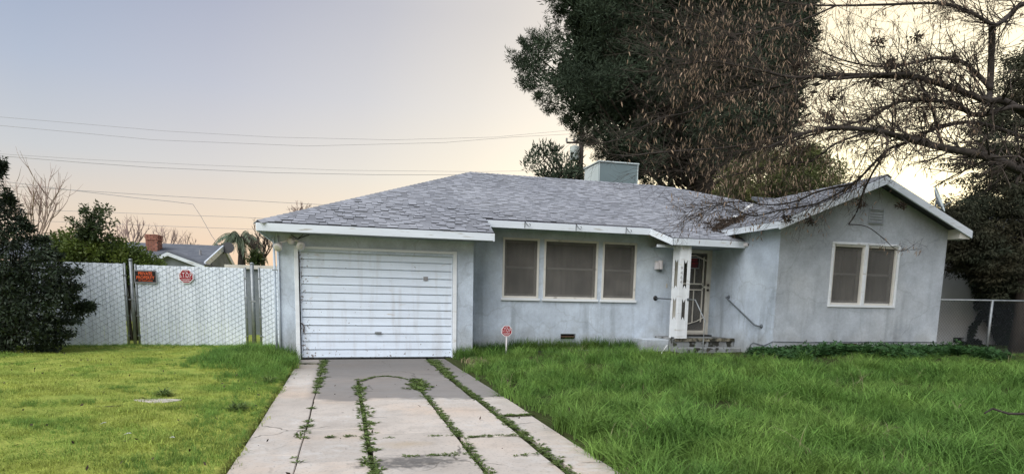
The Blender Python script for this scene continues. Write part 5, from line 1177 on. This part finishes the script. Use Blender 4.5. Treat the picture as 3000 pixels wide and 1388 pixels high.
# common lean downhill, swirled by patch
ln = .45*np.sin(P[:, 0]*1.1+P[:, 1]*.6); ln2 = .4*np.cos(P[:, 1]*1.3-P[:, 0]*.7)
r[:, 2] = g_.uniform(0, 6.283, len(P)); r[:, 0] += ln*.5; r[:, 1] += ln2*.5
scatter('tall_grass', tl, np.stack([P[:, 0], P[:, 1], gz(P[:, 0], P[:, 1])-.01], 1), r, s, 'stuff', 'tall unmown green grass covering the right front yard', 'grass')
q = P[rng.choice(len(P), 260, replace=False)]; nq = len(q)
scatter('dry_stems', [tuft('grass_tuft', 7, .10, .25, .45, .006, .9, M['dry'], 4, 95+k) for k in range(2)], np.stack([q[:, 0], q[:, 1], gz(q[:, 0], q[:, 1])], 1), np.stack([rng.normal(0, .2, nq), rng.normal(0, .2, nq), rng.uniform(0, 6, nq)], 1), rng.uniform(.5, .9, nq), 'stuff', 'scattered straw coloured dead stems in the tall right lawn', 'grass')
# left lawn: short moss-like turf plus taller fringe by the drive and garage
edgeL = lambda y: -.80-.05*np.abs(np.sin(y*2.9))-.04*np.sin(y*7.)
okL = lambda x, y: (x < edgeL(y)) & (y < np.where(x > XG0-.05, YG-.06, 19)) & ~((np.hypot((x+2.95)/.35, (y-8.0)/.22) < 1))
P, r, g_ = field(15000, -12, -.8, 3.2, 15.9, okL, 103, 5.5)
sl = [tuft('turf_tuft', 34, .10, .022, .050, .0040, .9, M['short'], 2, 40+k) for k in range(4)]
scatter('short_turf', sl, np.stack([P[:, 0], P[:, 1], gz(P[:, 0], P[:, 1])-.004], 1), r, g_.uniform(.7, 1.35, len(P))*(.7+.6*noise2(P[:, 0], P[:, 1], 2.3)), 'stuff', 'short yellow green mossy turf of the left front lawn', 'grass')
def okF(x, y):
    band = edgeL(y)-x; wdt = .62+.9*sstep(8.5, 12, y); n_ = noise2(x, y, 3.1)
    return okL(x, y) & ((band < wdt*(.4+n_)) | ((y > 11.3) & (x > -2.6)) | ((y > 14.9)) | ((n_ > .80) & (y < 9)))
P, r, g_ = field(3600, -9, -.8, 3.2, 15.9, okF, 105, 7)
s = (.35+.75*sstep(8.5, 12, P[:, 1])*sstep(-3., -1.6, P[:, 0]))*g_.uniform(.6, 1.2, len(P)); s = np.where(P[:, 1] > 14.5, .4*g_.uniform(.5, 1.3, len(P)), s)
scatter('fringe_grass', [tuft('grass_tuft', 22, .09, .12, .26, .006, .8, M['tall'], 4, 60+k) for k in range(3)], np.stack([P[:, 0], P[:, 1], gz(P[:, 0], P[:, 1])-.01], 1), r, s, 'stuff', 'longer dark green grass tufts beside the driveway and the garage corner', 'grass')
# taller blades against the walls
P = np.concatenate([np.stack([rng.uniform(2.7, 6.6, 420), YM-rng.uniform(.05, .35, 420)], 1), np.stack([rng.uniform(2.2, 2.75, 70), rng.uniform(12.3, 12.85, 70)], 1), np.stack([rng.uniform(-1.9, -.9, 90), rng.uniform(12.3, 12.82, 90)], 1)])
n = len(P); r = np.stack([rng.normal(0, .1, n), rng.normal(0, .1, n), rng.uniform(0, 6.28, n)], 1)
scatter('wall_grass', [tuft('grass_tuft', 14, .07, .18, .36, .007, .35, M['dark_tall'], 4, 80+k) for k in range(3)], np.stack([P[:, 0], P[:, 1], gz(P[:, 0], np.minimum(P[:, 1], 12.95))-.01], 1), r, rng.uniform(.6, 1.15, n), 'stuff', 'upright dark grass blades growing against the house walls', 'grass')
# dry clump near the right garage corner
P = np.stack([rng.uniform(2.25, 2.75, 26), rng.uniform(11.2, 11.9, 26)], 1); n = len(P)
scatter('dry_grass', [tuft('grass_tuft', 26, .08, .10, .22, .008, 1.5, M['dry'], 4, 90)], np.stack([P[:, 0], P[:, 1], np.zeros(n)+.01], 1), np.stack([np.zeros(n), np.zeros(n), rng.uniform(0, 6, n)], 1), rng.uniform(.7, 1.1, n), 'stuff', 'matted straw coloured dead grass at the right corner of the garage', 'grass')

# weeds in the joints
def rosette(name, nb, L_, W_, m, seed, up_=.35):
    g_ = np.random.default_rng(seed); V, Q, T = [], [], []
    for k in range(nb):
        an = g_.uniform(0, 6.283); d = np.array([math.cos(an), math.sin(an), 0]); sd_ = np.array([-d[1], d[0], 0]); l = L_*g_.uniform(.5, 1.2); b0 = len(V); o_ = d*g_.uniform(0, .3)*L_; u_ = g_.uniform(.05, 1.)*up_
        V += [o_, o_+d*l*.5+sd_*W_*.5+(0, 0, l*u_), o_+d*l+(0, 0, l*u_*.9), o_+d*l*.5-sd_*W_*.5+(0, 0, l*u_)]; Q.append((b0, b0+1, b0+2, b0+3)); T.append(g_.uniform())
    return numesh(name, np.array(V), np.array(Q), m, T)
ws = []
def wline(x0, y0, x1, y1, n, sc0, sc1, jit=.02, prob=None):
    for k in range(n):
        t_ = rnd.random()
        if prob and not prob(y0+(y1-y0)*t_): continue
        ws.append((x0+(x1-x0)*t_+rnd.gauss(0, jit), y0+(y1-y0)*t_, rnd.uniform(sc0, sc1)))
bl = lambda y: math.sin(y*5.3)+math.sin(y*2.1+1) > .1
wline(-.36, 3, -.36, 12.7, 170, .6, 1.5, .025, bl); wline(-.36, 9., -.36, 12.7, 150, .7, 1.5, .035)
wline(.205, 3, .205, 9.9, 260, .8, 1.7, .028, lambda y: math.sin(y*3.1)+rnd.uniform(-.4, 1.6) > 0)
wline(1.03, 3, 1.03, 9.6, 250, .5, 1.2, .018); wline(1.645, 3, 1.645, 12.6, 420, .6, 1.35, .025)
wline(1.03, 8.6, 1.1, 9.7, 70, 1., 2.4, .06); wline(1.645, 9.8, 1.75, 12.7, 160, .9, 1.6, .05)
for k in range(90): t_ = rnd.uniform(-1, 1); ws.append((.62+t_*.38, 10.15-.35*t_*t_*1.6+rnd.gauss(0, .02), rnd.uniform(.5, 1.1)))
for k in range(50): ws.append((1.05+rnd.random()*.55, float(oZ(1440, 1278, 0)[1])+.02+rnd.gauss(0, .015), rnd.uniform(.4, .9)))
for k in range(40): ws.append((1.70+rnd.random()*.32, float(oZ(1510, 1216, 0)[1])+rnd.gauss(0, .02), rnd.uniform(.5, 1.2)))
for k in range(46): ws.append((.45+rnd.random()*.55, 5.02+rnd.gauss(0, .02), rnd.uniform(.4, 1.)))
for cx, cyy in ((-.12, 5.85), (.05, 5.87), (.38, 5.72), (.80, 5.72), (1.45, 4.9), (.96, 5.72), (-.25, 10.15)):
    for k in range(6): ws.append((cx+rnd.gauss(0, .04), cyy+rnd.gauss(0, .01), rnd.uniform(.5, 1.)))
ws = np.array(ws); n = len(ws)
scatter('driveway_weeds', [rosette('weed', 11, .042, .013, M['weed'], k) for k in range(4)], np.stack([ws[:, 0], ws[:, 1], np.full(n, .002)], 1), np.stack([np.zeros(n), np.zeros(n), rng.uniform(0, 6.28, n)], 1), ws[:, 2], 'stuff', 'low green weeds growing in the joints of the driveway', 'weeds')
# clover bed at the wing foundation
def okc(x, y): return ((x > 8.2) & (x < 14.2) & (y > 10.55+.25*np.sin(x*2.1)+.1*np.sin(x*5)) & (y < np.where((x > XW0) & (x < XW1), YW-.08, 11.5))) & ((x > 8.0))
q = rng.uniform((8.2, 10.2), (14.2, 11.5), (14000, 2)); q = q[okc(q[:, 0], q[:, 1])][:5200]; n = len(q); hz = .10+.12*noise2(q[:, 0], q[:, 1], 2.)
def cloverleaf(name, seed):
    V, Q, T = [], [], []; g2 = np.random.default_rng(seed)
    for j in range(5):
        c = np.array([g2.normal()*.04, g2.normal()*.04, g2.uniform(-.03, .04)])
        for k in range(3):
            an = k*2.094+g2.uniform(0, .5); d = np.array([math.cos(an), math.sin(an), .15]); s2 = np.array([-math.sin(an), math.cos(an), 0]); b0 = len(V); V += [c, c+d*.018+s2*.014, c+d*.032, c+d*.018-s2*.014]; Q.append((b0, b0+1, b0+2, b0+3)); T.append(g2.uniform())
    return numesh(name, np.array(V), np.array(Q), M['clover'], T)
scatter('clover_bed', [cloverleaf('clover', k) for k in range(4)], np.stack([q[:, 0], q[:, 1], gz(q[:, 0], q[:, 1])+hz*rng.uniform(.3, 1., n)], 1), np.stack([rng.normal(0, .35, n), rng.normal(0, .35, n), rng.uniform(0, 6.28, n)], 1), rng.uniform(.9, 1.6, n), 'stuff', 'dark green clover bed along the foundation of the gabled wing', 'clover')
p = oZ(2365, 1062, .2); ag = tag(obj('lily_clump', tuft('lily_clump', 46, .10, .30, .46, .016, 1.0, M['dark_tall'], 6, 7), None, (p[0], p[1]+.1, .15)), 'strap leaved plant clump in the clover below the wing', 'plant')
p = oZ(560, 1000+118, .03)
for (u, v, sc1) in ((790, 1118, .8), (700, 1200, .7), (480, 1160, .8)):
    p = oZ(u, v, .03); tag(obj('weed_clump', rosette('weed_clump', 150, .13, .012, M['weed'], int(u), .7), None, (p[0], p[1], .03)), {790: 'leafy green weed clump beside the upper driveway edge', 700: 'leafy weed clump on the lawn beside the middle driveway edge', 480: 'creeping green weed beside the bare patch of the left lawn'}[u], 'weed')
p = oZ(440, 1178, .03); tag(MB().prism([(p[0]+.30*math.cos(a_)*(1+.15*math.sin(3*a_)), p[1]+.16*math.sin(a_), float(gz(p[0], p[1]))+.006) for a_ in np.linspace(0, 6.283, 15)[:-1]], (0, 0, -.03)).build('bare_patch', M['concrete']), kind='structure')
for (u, v, a1, lb) in ((582, 1065, .4, 'small white paper scrap on the far left lawn'), (303, 1244, .8, 'pale curled scrap on the lower left lawn'), (375, 1275, .2, 'small pale scrap left of centre on the lower lawn'), (505, 1286, -.6, 'small pale scrap on the lawn near the driveway')):
    p = oZ(u, v, .05); c2, s2 = math.cos(a1)*.03, math.sin(a1)*.03; b = MB(); b.prism([(p[0]-c2, p[1]-s2, .06), (p[0], p[1]-.012, .070), (p[0]+c2, p[1]+s2, .068), (p[0], p[1]+.012, .072)], (0, 0, .004)); tag(b.build('litter_scrap', M['litter']), lb, 'litter', 'scraps lying on the left lawn')
p = oZ(310, 1201, .03); q = oZ(355, 1200, .03); tag(MB().tube([(p[0]-.1, p[1], .07), ((p[0]+q[0])/2, p[1]-.03, .075), (q[0], q[1], .08)], .006, 5).build('fallen_twig', M['bark']), 'thin dark fallen twig lying on the left lawn', 'twig')
p = oZ(2880, 1250, .2); q = oZ(2985, 1253, .2); tag(MB().tube([(p[0], p[1], .33), ((p[0]+q[0])/2, p[1]+.05, .36), (q[0]-.15, q[1], .34), (q[0]+.2, q[1]-.2, .36)], [.008, .010, .012, .012], 5).build('fallen_branch', M['bark']), 'thin bare branch lying on tall grass at the right edge', 'branch')
